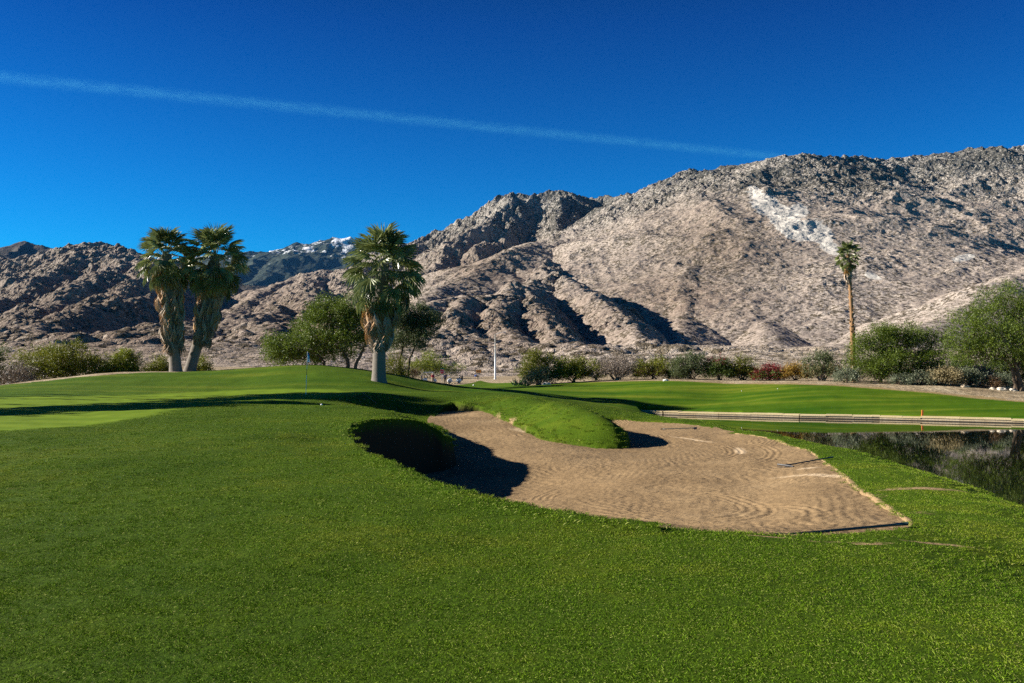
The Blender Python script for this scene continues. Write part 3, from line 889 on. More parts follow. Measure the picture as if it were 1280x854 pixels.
# ------------------------------------------------------------------ vegetation
def unit(v):
    return v / (np.linalg.norm(v, axis=-1, keepdims=True) + 1e-9)


def leaves(mb, P, U, L, Wd_, tint, g=None):
    """diamond leaves at P pointing along U"""
    g = g or rng
    n = len(P)
    S = unit(np.cross(U, g.normal(size=(n, 3))))
    L = np.broadcast_to(L, (n,))[:, None]; w = np.broadcast_to(Wd_, (n,))[:, None]
    v = np.stack([P, P + U * L * 0.5 + S * w * 0.5, P + U * L, P + U * L * 0.5 - S * w * 0.5], 1).reshape(-1, 3)
    f = np.arange(4 * n).reshape(n, 4)
    mb.add(v, f, np.repeat(np.broadcast_to(tint, (n,)), 4))


def crown(mb, lobes, sprigs, per, leaf, length, g, up=0.35, flat=1.0, tint_bias=0.0):
    """lobes: (cx, cy, cz, rx, ry, rz); sprigs of small leaves fill each lobe's outer volume"""
    lobes = np.array(lobes, dtype=float)
    vol = (lobes[:, 3] * lobes[:, 4] + lobes[:, 3] * lobes[:, 5]) ; pr = vol / vol.sum()
    k = g.choice(len(lobes), size=sprigs, p=pr)
    dirs = unit(g.normal(size=(sprigs, 3)))
    dirs[:, 2] = np.where(dirs[:, 2] < -0.4, -dirs[:, 2] * 0.6, dirs[:, 2])
    r = g.uniform(0.15, 1.0, size=(sprigs, 1)) ** 0.55
    P0 = lobes[k, :3] + dirs * lobes[k, 3:] * r
    # gaps: drop sprigs where a coarse noise is low
    gap = perlin(P0[:, 0] * 1.1 + 7, P0[:, 2] * 1.3 + P0[:, 1] * 0.9, 77) + 0.5 * perlin(P0[:, 0] * 2.7, P0[:, 2] * 2.9 + P0[:, 1] * 2, 78)
    keep = gap > -0.16
    P0, dirs, k = P0[keep], dirs[keep], k[keep]
    out = unit(dirs * np.array([1, 1, flat]) + np.array([0, 0, up]) + 0.55 * g.normal(size=P0.shape))
    m = len(P0)
    t = g.uniform(0, 1, size=(m, per))
    P = P0[:, None, :] + out[:, None, :] * (t * length)[:, :, None] + g.normal(scale=0.35 * leaf, size=(m, per, 3))
    U = unit(out[:, None, :] * 0.7 + g.normal(scale=0.7, size=(m, per, 3)))
    base = g.uniform(0.2, 0.8, size=(m, 1)) + tint_bias
    T = np.clip(base + g.uniform(-0.2, 0.2, size=(m, per)), 0, 1)
    sz = leaf * g.uniform(0.6, 1.3, size=(m, per))
    leaves(mb, P.reshape(-1, 3), U.reshape(-1, 3), sz.ravel(), (sz * 0.42).ravel(), T.ravel(), g)


def limb(mb, a, b, r0, r1, g, wob=0.08, n=7, sides=7, tint=0.5):
    a, b = np.array(a, float), np.array(b, float)
    t = np.linspace(0, 1, n)[:, None]
    p = a + (b - a) * t
    L = np.linalg.norm(b - a)
    off = np.cumsum(g.normal(scale=wob * L / n, size=(n, 3)), 0) * np.sin(t * math.pi) * 1.5
    p = p + off
    p[:, 2] += 0.06 * L * np.sin(t[:, 0] * math.pi)
    mb.tube(p, np.linspace(r0, r1, n), sides, tint)
    return p


M_BARK = tint_mat('bark', [(0.0, (0.045, 0.032, 0.022)), (1.0, (0.16, 0.12, 0.085))], scale=8, bump=0.7, bscale=30)
M_TWIG = tint_mat('dry_twigs', [(0.0, (0.16, 0.125, 0.10)), (1.0, (0.42, 0.36, 0.30))], scale=8)
FOL = {
    'mesquite': leaf_mat('mesquite_leaf', (0.030, 0.062, 0.006), (0.160, 0.215, 0.022)),
    'greygreen': leaf_mat('greygreen_leaf', (0.035, 0.055, 0.022), (0.15, 0.18, 0.07)),
    'dark': leaf_mat('dark_leaf', (0.026, 0.050, 0.009), (0.115, 0.165, 0.024)),
    'olive': leaf_mat('olive_leaf', (0.042, 0.058, 0.005), (0.235, 0.245, 0.020)),
    'lime': leaf_mat('lime_leaf', (0.06, 0.09, 0.006), (0.27, 0.30, 0.03)),
    'sage': leaf_mat('sage_leaf', (0.08, 0.10, 0.06), (0.25, 0.28, 0.18)),
    'straw': leaf_mat('straw_leaf', (0.15, 0.12, 0.06), (0.42, 0.35, 0.19)),
    'twiggy': leaf_mat('grey_brush', (0.09, 0.07, 0.055), (0.32, 0.26, 0.21), trans=0.1),
    'red': leaf_mat('red_bracts', (0.06, 0.010, 0.010), (0.26, 0.025, 0.030)),
    'gold': leaf_mat('gold_leaf', (0.14, 0.085, 0.015), (0.48, 0.31, 0.06)),
    'rust': leaf_mat('rust_leaf', (0.05, 0.03, 0.015), (0.15, 0.09, 0.04)),
    'agave': leaf_mat('agave_leaf', (0.09, 0.18, 0.05), (0.26, 0.40, 0.13), trans=0.1),
}


def ground_at(x, y):
    z, _ = lawn_z(np.array([x], float), np.array([y], float))
    return float(z[0])


def shrub(name, label, cat, px, py_top, wpx, d, fol, group=None, n=900, per=7, leaf=0.13, lobes=9, seed=1, depth=0.8, airy=0.0, second=None, stems=6, base_py=None, up=0.35, hollow=False):
    """rounded shrub: stems from one root spot and leafy lobes round them; width and top read in photo pixels at distance d"""
    g = np.random.default_rng(seed)
    x, y, _ = W(px, 0, d)
    zg = ground_at(x, y) if base_py is None else W(px, base_py, d)[2]
    top = -(py_top - HY) / F * d
    H = max(top - zg, 0.3); rx = wpx * 1.12 / F * d / 2; n = int(n * 2.4); ry = rx * depth
    root = empty(name, (x, y, zg - 0.03))
    tag(root, label, cat, group)
    lob = []
    for i in range(lobes):
        a = 2 * math.pi * i / lobes + g.uniform(-.4, .4)
        q = g.uniform(0.40, 0.78) if i else 0.0
        zz = g.uniform(0.22, 0.78) * (1 - 0.45 * q * q)
        s = g.uniform(0.26, 0.42)
        lob.append((math.cos(a) * rx * q, math.sin(a) * ry * q, H * zz, rx * s, ry * s, H * s * 0.75))
    for q in range(9):
        a = g.uniform(0, math.pi); u_ = g.uniform(.8, 1.02); s = g.uniform(.12, .24)
        lob.append((math.cos(a) * rx * u_, g.normal() * ry * .4, H * (.30 + .62 * math.sin(a) * u_), rx * s, ry * s, H * s))
    lob.append((0, 0, H * 0.62, rx * 0.42, ry * 0.42, H * 0.36))
    lob.append((0, 0, H * 0.26, rx * 0.9, ry * 0.9, H * 0.28))
    lob.append((rx * .45, 0, H * 0.22, rx * 0.5, ry * 0.6, H * 0.24)); lob.append((-rx * .45, 0, H * 0.22, rx * 0.5, ry * 0.6, H * 0.24))
    st = MB()
    for i in range(stems):
        l = lob[i % len(lob)]
        limb(st, (g.uniform(-.15, .15) * rx, g.uniform(-.15, .15) * ry, 0.0), (l[0], l[1], l[2]), 0.035 + 0.012 * H, 0.012, g, n=6, sides=5, tint=g.uniform(0.2, 0.8))
    st.build('stem', M_BARK if not hollow else M_TWIG, root)
    cr = MB()
    crown(cr, lob, n, per, leaf, leaf * 3.8, g, up=up)
    cr.build('foliage', FOL[fol], root)
    if second:
        c2 = MB(); f2, frac, hi = second
        l2 = [l for l in lob if (l[2] > H * 0.45) == hi] or lob
        l2 = [(l[0], l[1], l[2] + (0.10 * H if hi else 0), l[3] * 1.12, l[4] * 1.12, l[5] * 1.1) for l in l2]
        crown(c2, l2, int(n * frac), per, leaf, leaf * 2.5, g, up=up)
        c2.build('blossom' if f2 in ('red', 'gold') else 'dry_foliage', FOL[f2], root)
    return root


def tree(name, label, cat, px, d, lobes_px, trunks_px, fol, group=None, n=3200, per=8, leaf=0.14, seed=3, depth=0.9, base_py=None):
    """lobes_px: (px, py, rx_px, ry_px, depth offset m); trunks_px: polylines of (px, py, radius m)"""
    g = np.random.default_rng(seed)
    x, y, _ = W(px, 0, d); zg = ground_at(x, y) if base_py is None else W(px, base_py, d)[2]
    root = empty(name, (x, y, zg - 0.05)); tag(root, label, cat, group)
    s = d / F
    def loc(qx, qy, off=0.0): return np.array([(qx - px) * s, off, -(qy - HY) * s - zg + 0.05])
    tr = MB()
    for tl in trunks_px:
        pts = np.array([loc(a, b, o) for a, b, _, o in tl]); rad = [r for _, _, r, _ in tl]
        pts[0, 2] = min(pts[0, 2], -0.05)
        # resample smoothly
        t = np.linspace(0, len(pts) - 1, 5 * len(pts)); k = np.arange(len(pts))
        pp = np.stack([np.interp(t, k, pts[:, j]) for j in range(3)], 1) + g.normal(scale=0.02, size=(len(t), 3))
        tr.tube(pp, np.interp(t, k, rad), 9, g.uniform(0.3, 0.7))
    lob = []
    for qx, qy, rx, ry, off in lobes_px:
        c = loc(qx, qy, off); lob.append((c[0], c[1], c[2], rx * s * .92, rx * s * depth * .92, ry * s * .92))
        for q in range(3):
            a_ = g.uniform(-.3, 2 * math.pi * .55); f_ = g.uniform(.85, 1.1); k_ = g.uniform(.2, .38)
            lob.append((c[0] + math.cos(a_) * rx * s * f_, c[1] + g.normal() * rx * s * .5, c[2] + math.sin(a_) * ry * s * f_, rx * s * k_, rx * s * k_, ry * s * k_ * 1.1))
        # a branch to each lobe from the nearest trunk top
        best = min(trunks_px, key=lambda tl: abs(tl[-1][0] - qx))
        a = loc(best[-1][0], best[-1][1], best[-1][3])
        limb(tr, a, c, 0.09, 0.02, g, n=8, sides=6)
        for q in range(3):
            e = c + g.normal(size=3) * np.array([rx * s, rx * s * depth, ry * s]) * 0.5
            limb(tr, c + (a - c) * g.uniform(0.1, 0.5), e, 0.035, 0.01, g, n=5, sides=5)
    tr.build('trunk', M_BARK, root)
    cr = MB(); crown(cr, lob, n, per, leaf, 0.75, g, up=0.2)
    cr.build('crown', FOL[fol], root)
    return root


# ---- desert fan palms
M_FROND = leaf_mat('palm_frond', (0.020, 0.042, 0.010), (0.30, 0.34, 0.12), trans=0.2, rough=0.38, spec=0.5)
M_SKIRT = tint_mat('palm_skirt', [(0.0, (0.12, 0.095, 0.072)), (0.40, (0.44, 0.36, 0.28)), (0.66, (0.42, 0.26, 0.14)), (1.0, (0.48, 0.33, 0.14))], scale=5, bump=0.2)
M_PTRUNK = tint_mat('palm_trunk', [(0.0, (0.075, 0.064, 0.053)), (1.0, (0.25, 0.22, 0.185))], scale=6, bump=0.8, bscale=7, stretch=(1, 1, 5))
M_PTRUNK2 = tint_mat('fan_palm_trunk', [(0.0, (0.10, 0.055, 0.03)), (1.0, (0.40, 0.24, 0.12))], scale=5, bump=0.8, bscale=8, stretch=(1, 1, 4))


def frond_mesh(g, petiole, rad, spread, segs, droop, fold=0.05, beta=0.0, limp=0.3):
    """one fan leaf along +X; returns verts (n,3) in local frame and quad faces"""
    V, Fq = [], []
    def quad(a, b, c, d):
        k = len(V); V.extend([a, b, c, d]); Fq.append([k, k + 1, k + 2, k + 3])
    w = 0.022; cb, sb = math.cos(beta), math.sin(beta)
    def bend(p): return np.array([p[0], p[1], p[2] - droop * (p[0] ** 2) * 0.5])
    xs = np.linspace(0, petiole, 5)
    for a, b in zip(xs[:-1], xs[1:]):
        quad(bend([a, -w, 0]), bend([b, -w, 0]), bend([b, w, 0]), bend([a, w, 0]))
    for i in range(segs):
        a = (i + 0.5) / segs * 2 - 1
        an = a * spread + g.normal(scale=0.02)
        L = rad * (1 - 0.28 * abs(a) ** 2) * g.uniform(0.9, 1.05)
        hw = math.sin(spread / segs) * L * 0.42
        ca, sa = math.cos(an), math.sin(an)
        def pt(r, s, dz):
            fx = ca * r - sa * s; hz = dz - limp * (r / rad) ** 2 * rad * 0.5
            return bend([petiole + fx * cb + hz * sb, sa * r + ca * s, hz * cb - fx * sb])
        zz = fold * (1 if i % 2 else -1)
        quad(pt(0.02, -0.01, 0), pt(L * 0.58, -hw, zz), pt(L * 0.58, hw, -zz), pt(0.02, 0.01, 0))
        tipdrop = -g.uniform(0.2, 0.7) * L * 0.42
        quad(pt(L * 0.58, -hw, zz), pt(L * 0.82, -hw * 0.5, zz * 0.5 + tipdrop * 0.35), pt(L, 0, tipdrop), pt(L * 0.58, hw, -zz))
    return np.array(V), np.array(Fq)


def place_frond(mb, V, Fq, origin, el, azm, roll, tint, scale=1.0):
    c, s = math.cos(el), math.sin(el)
    v = V * scale
    cr_, sr = math.cos(roll), math.sin(roll)
    v = np.stack([v[:, 0], v[:, 1] * cr_ - v[:, 2] * sr, v[:, 1] * sr + v[:, 2] * cr_], 1)
    v = np.stack([v[:, 0] * c - v[:, 2] * s, v[:, 1], v[:, 0] * s + v[:, 2] * c], 1)
    ca, sa = math.cos(azm), math.sin(azm)
    v = np.stack([v[:, 0] * ca - v[:, 1] * sa, v[:, 0] * sa + v[:, 1] * ca, v[:, 2]], 1) + np.array(origin)
    mb.add(v, Fq, tint)


def fan_palm(label, group, px, d, base_py, axis_px, crown_c, crown_r, skirt_px, trunk_r, seed, n_fronds=58, n_dead=150, slim=False):
    """axis_px: trunk centre line in photo pixels; skirt_px: (top row, bottom row, top radius m, widest m, bottom radius m)"""
    g = np.random.default_rng(seed)
    s = d / F
    x, y, _ = W(px, 0, d); zg = min(ground_at(x, y), W(px, base_py, d)[2]) - 0.06
    root = empty('fan_palm', (x, y, zg)); tag(root, label, 'palm tree', group)
    def loc(qx, qy): return np.array([(qx - px) * s, 0, -(qy - HY) * s - zg])
    ax = np.array([loc(a, b) for a, b in axis_px]); ax[0, 2] = -0.1
    t = np.linspace(0, 1, 24); k = np.linspace(0, 1, len(ax))
    line = np.stack([np.interp(t, k, ax[:, j]) for j in range(3)], 1)
    for _ in range(3): line[1:-1] = (line[:-2] + line[1:-1] * 2 + line[2:]) / 4
    rad = trunk_r * (1.0 + 0.22 * np.exp(-line[:, 2] / 0.35)) * (1 - 0.18 * t)
    tr = MB()
    if slim:
        # old leaf bases roughen the trunk
        n = 90; tt = np.linspace(0, 1, n); l2 = np.stack([np.interp(tt, t, line[:, j]) for j in range(3)], 1)
        rr = np.interp(tt, t, rad) * (1 + 0.10 * (np.arange(n) % 2)) * g.uniform(0.93, 1.1, n) * np.where(tt > 0.35, 0.86, 1.06)
        tr.tube(l2, rr, 10, 0.5)
        for q in range(170):
            z = g.uniform(0.02, 1.0); c = np.array([np.interp(z, t, line[:, j]) for j in range(3)]); a = g.uniform(0, 2 * math.pi)
            r0 = np.interp(z, t, rad) * 0.95
            if z > 0.40 and g.uniform() < 0.6: continue
            dirv = np.array([math.cos(a), math.sin(a), 0])
            tr.tube([c + dirv * r0 * 0.8, c + dirv * (r0 + 0.05) + [0, 0, 0.10], c + dirv * (r0 + 0.10) + [0, 0, 0.22]], [0.045, 0.035, 0.012], 5, g.uniform(0.3, 1.0))
    else:
        n = 60; tt = np.linspace(0, 1, n); l2 = np.stack([np.interp(tt, t, line[:, j]) for j in range(3)], 1)
        tr.tube(l2, np.interp(tt, t, rad) * (1 + 0.025 * np.sin(np.arange(n) * 2.1)) * g.uniform(0.985, 1.015, n), 16, 0.6)
    tr.build('trunk', M_PTRUNK2 if slim else M_PTRUNK, root, smooth=True)
    cc = loc(*crown_c); R_ = crown_r * s
    heart = line[-1]
    cr = MB()
    for i in range(n_fronds):
        q = (i + 0.5) / n_fronds
        el = R(84) - q ** 1.1 * R(136) + g.normal(scale=0.12)      # upright young leaves to hanging old ones
        az = i * 2.39996 + g.normal(scale=0.2)
        pet = R_ * g.uniform(0.48, 0.66); rd = R_ * g.uniform(0.42, 0.54)
        V, Fq = frond_mesh(g, pet, rd, R(100) if el > R(-10) else R(85), 24, 0.16 / R_ if el > R(-20) else 0.05 / R_, beta=max(0.0, R(24) * min(1, (R(85) - el) / R(90)) + g.normal(scale=0.2)) if el > R(-35) else R(12), limp=0.3)
        tin = np.clip(0.35 + 0.3 * (q < 0.8) * g.uniform(0, 1) + g.normal(scale=0.2), 0, 1)
        place_frond(cr, V, Fq, heart + np.array([0, 0, -q * R_ * 0.42]), el, az, g.normal(scale=0.5), tin)
    cr.build('crown', M_FROND, root)
    if skirt_px:
        top, bot, rt, rw, rb = skirt_px
        zt, zb = loc(px, top)[2], loc(px, bot)[2]
        sk = MB()
        for i in range(n_dead):
            q = (i + g.uniform()) / n_dead                       # 0 at top, 1 at bottom
            z = zt + (zb - zt) * q * 0.82
            c = np.array([np.interp(z, line[:, 2], line[:, j]) for j in range(2)])
            prof = rt + (rw - rt) * min(q / 0.22, 1) if q < 0.22 else rw + (rb - rw) * ((q - 0.22) / 0.78) ** 0.9
            a = g.uniform(0, 2 * math.pi)
            r0 = max(prof * g.uniform(0.70, 1.02) - 0.16, trunk_r * 0.9)
            V, Fq = frond_mesh(g, 0.25, g.uniform(0.85, 1.35) * min(1.0, 0.55 + R_ * 0.25), R(g.uniform(16, 32)), 10, 0.0, 0.05)
            hue = np.clip(0.95 - 0.70 * q ** 0.7 + g.normal(scale=0.17), 0.08, 1.0)
            place_frond(sk, V, Fq, (c[0] + math.cos(a) * r0, c[1] + math.sin(a) * r0, z), R(-80) - R(9) * q + g.normal(scale=0.09), a, g.normal(scale=0.5), hue)
        # the packed inside of the skirt
        zz = np.linspace(zt, zb + 0.25, 14); ql = np.linspace(0, 1, 14)
        pr = np.array([(rt + (rw - rt) * min(q / 0.22, 1) if q < 0.22 else rw + (rb - rw) * ((q - 0.22) / 0.78) ** 0.9) for q in ql])
        pts = np.stack([np.interp(zz, line[:, 2], line[:, 0]), np.interp(zz, line[:, 2], line[:, 1]), zz], 1)
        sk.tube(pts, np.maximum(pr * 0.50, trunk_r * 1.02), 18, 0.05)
        sk.build('skirt', M_SKIRT, root)
    return root


fan_palm('fan palm with the straighter upright trunk of the close pair, ragged brown skirt', 'pair of shaggy fan palms', 219, 64.5, 465, [(220, 465), (218, 440), (215, 400), (211, 350), (208, 318)], (207, 315), 37,
         (326, 446, 0.75, 1.12, 0.85), 0.42, 11, n_fronds=64, n_dead=190)
fan_palm('fan palm with the leaning trunk of the close pair, dark heavy crown', 'pair of shaggy fan palms', 237, 65.5, 465, [(236, 466), (244, 440), (255, 405), (263, 360), (269, 320)], (270, 318), 41,
         (328, 436, 0.8, 1.25, 0.8), 0.40, 12, n_fronds=66, n_dead=190)
fan_palm('lone stout fan palm with bare grey lower trunk and brown skirt on the knoll', None, 473, 55, 476, [(473.5, 476), (474, 440), (475, 400), (477, 350), (480, 330)], (481, 330), 52,
         (372, 432, 1.0, 1.25, 0.58), 0.42, 13, n_fronds=72, n_dead=190)
fan_palm('tall slender fan palm with small crown rising behind the bushes', None, 1066, 74, 470, [(1067, 470), (1066, 430), (1064, 380), (1061, 330), (1060, 318)], (1061, 320), 17,
         (323, 345, 0.28, 0.30, 0.20), 0.175, 14, n_fronds=34, n_dead=26, slim=True)

# ---- trees
tree('mesquite_tree', 'broad green mesquite tree with dark forked trunks behind the flagstick', 'tree', 437, 80, [(372, 436, 36, 20, 0), (358, 445, 22, 13, -.6), (400, 408, 34, 24, .3), (425, 398, 38, 22, 0), (452, 408, 34, 26, .5), (398, 432, 34, 20, -.8), (432, 428, 38, 16, -.5), (466, 425, 26, 18, 0), (412, 388, 22, 12, .4), (345, 450, 12, 8, 0), (375, 452, 30, 12, .5), (415, 446, 26, 12, .9), (352, 440, 16, 14, .2)],
     [[(434, 468, .22, 0), (435, 452, .17, 0), (428, 438, .12, 0), (405, 425, .08, 0)], [(441, 468, .2, .3), (444, 455, .15, .3), (452, 440, .12, .3), (458, 425, .08, .3)], [(404, 466, .14, -.3), (406, 452, .10, -.3), (395, 440, .07, -.3)]], 'mesquite', n=12000, leaf=0.16, seed=21)
tree('mesquite_tree', 'dusky grey-green tree just right of and behind the lone palm', 'tree', 505, 86, [(500, 408, 26, 22, 0), (522, 415, 24, 24, .5), (505, 432, 30, 16, -.5), (490, 395, 18, 14, 0), (530, 400, 14, 14, .4)],
     [[(500, 466, .16, 0), (500, 450, .13, 0), (504, 430, .09, 0)], [(508, 466, .13, .2), (512, 448, .1, .2), (520, 430, .07, .2)]], 'greygreen', n=6000, leaf=0.17, seed=22)
tree('mesquite_tree', 'large green mesquite tree with slanting dark trunk at the right edge', 'tree', 1276, 67.5, [(1215, 418, 32, 24, 0), (1240, 398, 34, 26, .3), (1270, 388, 36, 28, 0), (1250, 430, 40, 20, -.6), (1205, 432, 24, 16, .2), (1285, 420, 40, 28, .4), (1300, 390, 30, 28, .3), (1232, 440, 30, 12, -.9), (1310, 440, 30, 14, 0), (1195, 440, 14, 8, 0), (1208, 450, 20, 8, .3), (1236, 453, 26, 8, .2), (1262, 450, 26, 9, -.4), (1295, 452, 26, 12, 0)],
     [[(1277, 490, .26, 0), (1273, 472, .19, 0), (1268, 452, .16, 0), (1266, 430, .12, 0)], [(1272, 468, .13, 0), (1262, 455, .11, -.2), (1250, 448, .09, -.4), (1240, 430, .06, -.4)], [(1268, 452, .12, 0), (1280, 435, .1, .3), (1288, 418, .07, .3)]], 'mesquite', n=14000, leaf=0.115, seed=23)
tree('mesquite_tree', 'dark wide-spreading green tree beside the slender palm', 'tree', 1115, 73, [(1085, 445, 24, 20, 0), (1105, 432, 28, 20, .3), (1130, 428, 28, 16, 0), (1150, 438, 24, 18, .4), (1095, 460, 32, 14, -.6), (1130, 455, 34, 16, -.5), (1160, 452, 20, 14, 0), (1070, 458, 16, 12, 0), (1120, 422, 16, 9, .2), (1172, 425, 14, 10, .6), (1182, 438, 14, 14, .5), (1085, 470, 26, 10, -.3), (1115, 472, 26, 9, -.4), (1145, 468, 28, 10, -.3), (1168, 464, 18, 10, 0)],
     [[(1100, 480, .16, 0), (1102, 465, .12, 0), (1098, 450, .08, 0)], [(1120, 480, .16, .2), (1124, 465, .12, .2), (1130, 448, .08, .2)], [(1140, 480, .12, .2), (1148, 466, .1, .2), (1155, 450, .07, .2)]], 'mesquite', n=14000, leaf=0.115, seed=24)

GS = 'desert shrubs along the edge of the course'
SH = [  # name, label, cat, px, top row, width px, d, foliage, extras
    ('shrub', 'dark green shrub cut off by the left edge of the photo', 'bush', -6, 436, 54, 72, 'dark', dict(seed=31, n=1500)),
    ('shrub', 'low dry grey brush beside the dark shrub at the left edge', 'bush', 24, 459, 40, 69, 'twiggy', dict(seed=32, n=420, leaf=0.12, hollow=True, airy=.4)),
    ('shrub', 'wide olive rounded bush at far left on the green bank', 'bush', 78, 427, 106, 72, 'olive', dict(seed=33, n=3400, lobes=12)),
    ('shrub', 'small round yellow-green bush left of the palm pair', 'bush', 153, 438, 47, 74, 'lime', dict(seed=34, n=1500)),
    ('shrub', 'little olive bush showing left of the straight palm trunk', 'bush', 200, 445, 30, 76, 'olive', dict(seed=35, n=500)),
    ('shrub', 'little olive bush peeking out right of the leaning palm trunk', 'bush', 250, 448, 28, 76, 'olive', dict(seed=36, n=420)),
    ('shrub', 'dim olive bush low behind the lone palm trunk', 'bush', 492, 444, 44, 84, 'olive', dict(seed=37, n=800)),
    ('shrub', 'sunlit yellow-green bush above the golf carts', 'bush', 540, 442, 60, 178, 'lime', dict(seed=38, n=1000, leaf=0.26)),
    ('shrub', 'small reddish shrub left of the parked golf cart', 'bush', 517, 461, 14, 172, 'rust', dict(seed=39, n=160, leaf=0.2)),
    ('shrub', 'leaning dark olive bush, first after the light pole', 'bush', 674, 439, 46, 88, 'olive', dict(seed=40, n=1500)),
    ('shrub', 'pale dry shrub at the foot of the leaning olive bush', 'bush', 675, 461, 32, 84, 'straw', dict(seed=41, n=380, hollow=True)),
    ('shrub', 'rounded olive bush left of the grey leafless brush', 'bush', 718, 448, 58, 85, 'olive', dict(seed=42, n=1900)),
    ('shrub', 'small yellowish bush peeping behind the grey brush', 'bush', 744, 450, 26, 92, 'lime', dict(seed=43, n=320)),
    ('shrub', 'wide grey leafless twiggy brush in the middle of the row', 'bush', 772, 446, 66, 84, 'twiggy', dict(seed=44, n=1100, leaf=0.12, hollow=True, stems=14)),
    ('shrub', 'dark olive bush right of the grey brush', 'bush', 818, 449, 50, 83, 'olive', dict(seed=45, n=800, second=('rust', 0.35, False))),
    ('shrub', 'low dark shrub in the dip between two taller bushes', 'bush', 847, 463, 24, 82, 'dark', dict(seed=46, n=300)),
    ('shrub', 'upright grey-green bush left of the red-flowered one', 'bush', 866, 442, 44, 81, 'greygreen', dict(seed=47, n=1000)),
    ('shrub', 'dark bush dotted with red blossom on top', 'bush', 900, 448, 34, 80, 'dark', dict(seed=48, n=620, second=('red', 0.10, True))),
    ('shrub', 'olive bush with rusty twigs right of the red-dotted bush', 'bush', 929, 447, 36, 80, 'olive', dict(seed=49, n=640, second=('rust', 0.4, False))),
    ('shrub', 'low crimson flowering shrub', 'bush', 962, 459, 40, 78, 'red', dict(seed=50, n=380, second=('dark', 0.8, False))),
    ('shrub', 'golden yellow shrub next to the crimson one', 'bush', 996, 453, 34, 77, 'gold', dict(seed=51, n=560)),
    ('shrub', 'airy grey-green shrub with bare stems right of the golden one', 'bush', 1028, 441, 50, 76, 'greygreen', dict(seed=52, n=700, stems=14, hollow=True, second=('straw', .25, False))),
    ('sagebrush', 'pale sage clump at the foot of the slender palm', 'bush', 1058, 463, 26, 72, 'sage', dict(seed=53, n=280)),
    ('sagebrush', 'tiny silvery sage clump below the wide dark tree', 'bush', 1127, 470, 20, 70.5, 'sage', dict(seed=54, n=200)),
    ('sagebrush', 'sage clump left of the tan tussock', 'bush', 1152, 468, 26, 70.3, 'sage', dict(seed=55, n=280)),
    ('grass_tussock', 'round tan grass tussock under the gap between the trees', 'grass clump', 1180, 466, 42, 70.2, 'straw', dict(seed=56, n=620, leaf=0.16, up=1.0)),
    ('sagebrush', 'grey-green sage clump right of the tan tussock', 'bush', 1212, 462, 30, 70, 'sage', dict(seed=57, n=380)),
    ('shrub', 'grey leafless shrub under the right-hand mesquite', 'bush', 1226, 455, 44, 72, 'twiggy', dict(seed=58, n=480, hollow=True)),
    ('sagebrush', 'low bluish sage beside the slanting trunk', 'bush', 1256, 470, 30, 69.5, 'sage', dict(seed=59, n=300)),
    ('shrub', 'thin brown brush at the turf edge by the slanting trunk', 'bush', 1240, 474, 20, 68.8, 'rust', dict(seed=60, n=160, hollow=True)),
    ('shrub', 'dark shaded bush in the gap between the wide tree and the right-hand mesquite', 'bush', 1200, 447, 46, 78, 'dark', dict(seed=62, n=700)),
    ('shrub', 'dark shaded bush under the canopy just left of the slanting trunk', 'bush', 1246, 452, 50, 77, 'dark', dict(seed=63, n=800)),
    ('shrub', 'shaded olive bush behind the slanting trunk', 'bush', 1285, 450, 40, 73, 'olive', dict(seed=61, n=600)),
]
for nm, lb, ct, px, top, w, d, fol, kw in SH:
    shrub(nm, lb, ct, px, top, w, d, fol, **kw)


def agave(px, top, d, seed):
    g = np.random.default_rng(seed); x, y, _ = W(px, 0, d); zg = ground_at(x, y)
    H = -(top - HY) / F * d - zg
    mb = MB(); n = 46
    az = g.uniform(0, 2 * math.pi, n); el = g.uniform(0.25, 1.4, n)
    U = np.stack([np.cos(az) * np.cos(el), np.sin(az) * np.cos(el), np.sin(el)], 1)
    P = np.stack([g.uniform(-.7, .7, n), g.uniform(-.4, .4, n), np.zeros(n)], 1)
    leaves(mb, P, U, H * g.uniform(0.45, 0.8, n), 0.13, g.uniform(0.2, 1, n), g)
    o = mb.build('agave_clump', FOL['agave'], None, loc=(x, y, zg))
    tag(o, 'spiky bright green agave clump at the left end of the bush row', 'agave')


agave(651, 465, 86, 5)

# unseen trees, added beyond the left edge to shade a band of green
for i, (x, y, h, r) in enumerate(ADDED_SHADE_TREES):
    g = np.random.default_rng(200 + i)
    zg = ground_at(x, y)
    root = empty('added_shade_tree', (x, y, zg)); tag(root, 'added unseen tree beyond the left edge, there to shade the green', 'tree', 'added shade trees left of the green')
    tr = MB(); limb(tr, (0, 0, -0.1), (0, 0, h), 0.22, 0.08, g)
    tr.build('trunk', M_BARK, root)
    cr = MB(); crown(cr, [(0, 0, h, r, r, r * 0.8), (r * .4, 0, h + r * .3, r * .6, r * .6, r * .5), (-r * .4, 0, h - r * .2, r * .7, r * .8, r * .6)], 1500, 8, 0.3, 0.7, g)
    cr.build('crown', FOL['dark'], root)

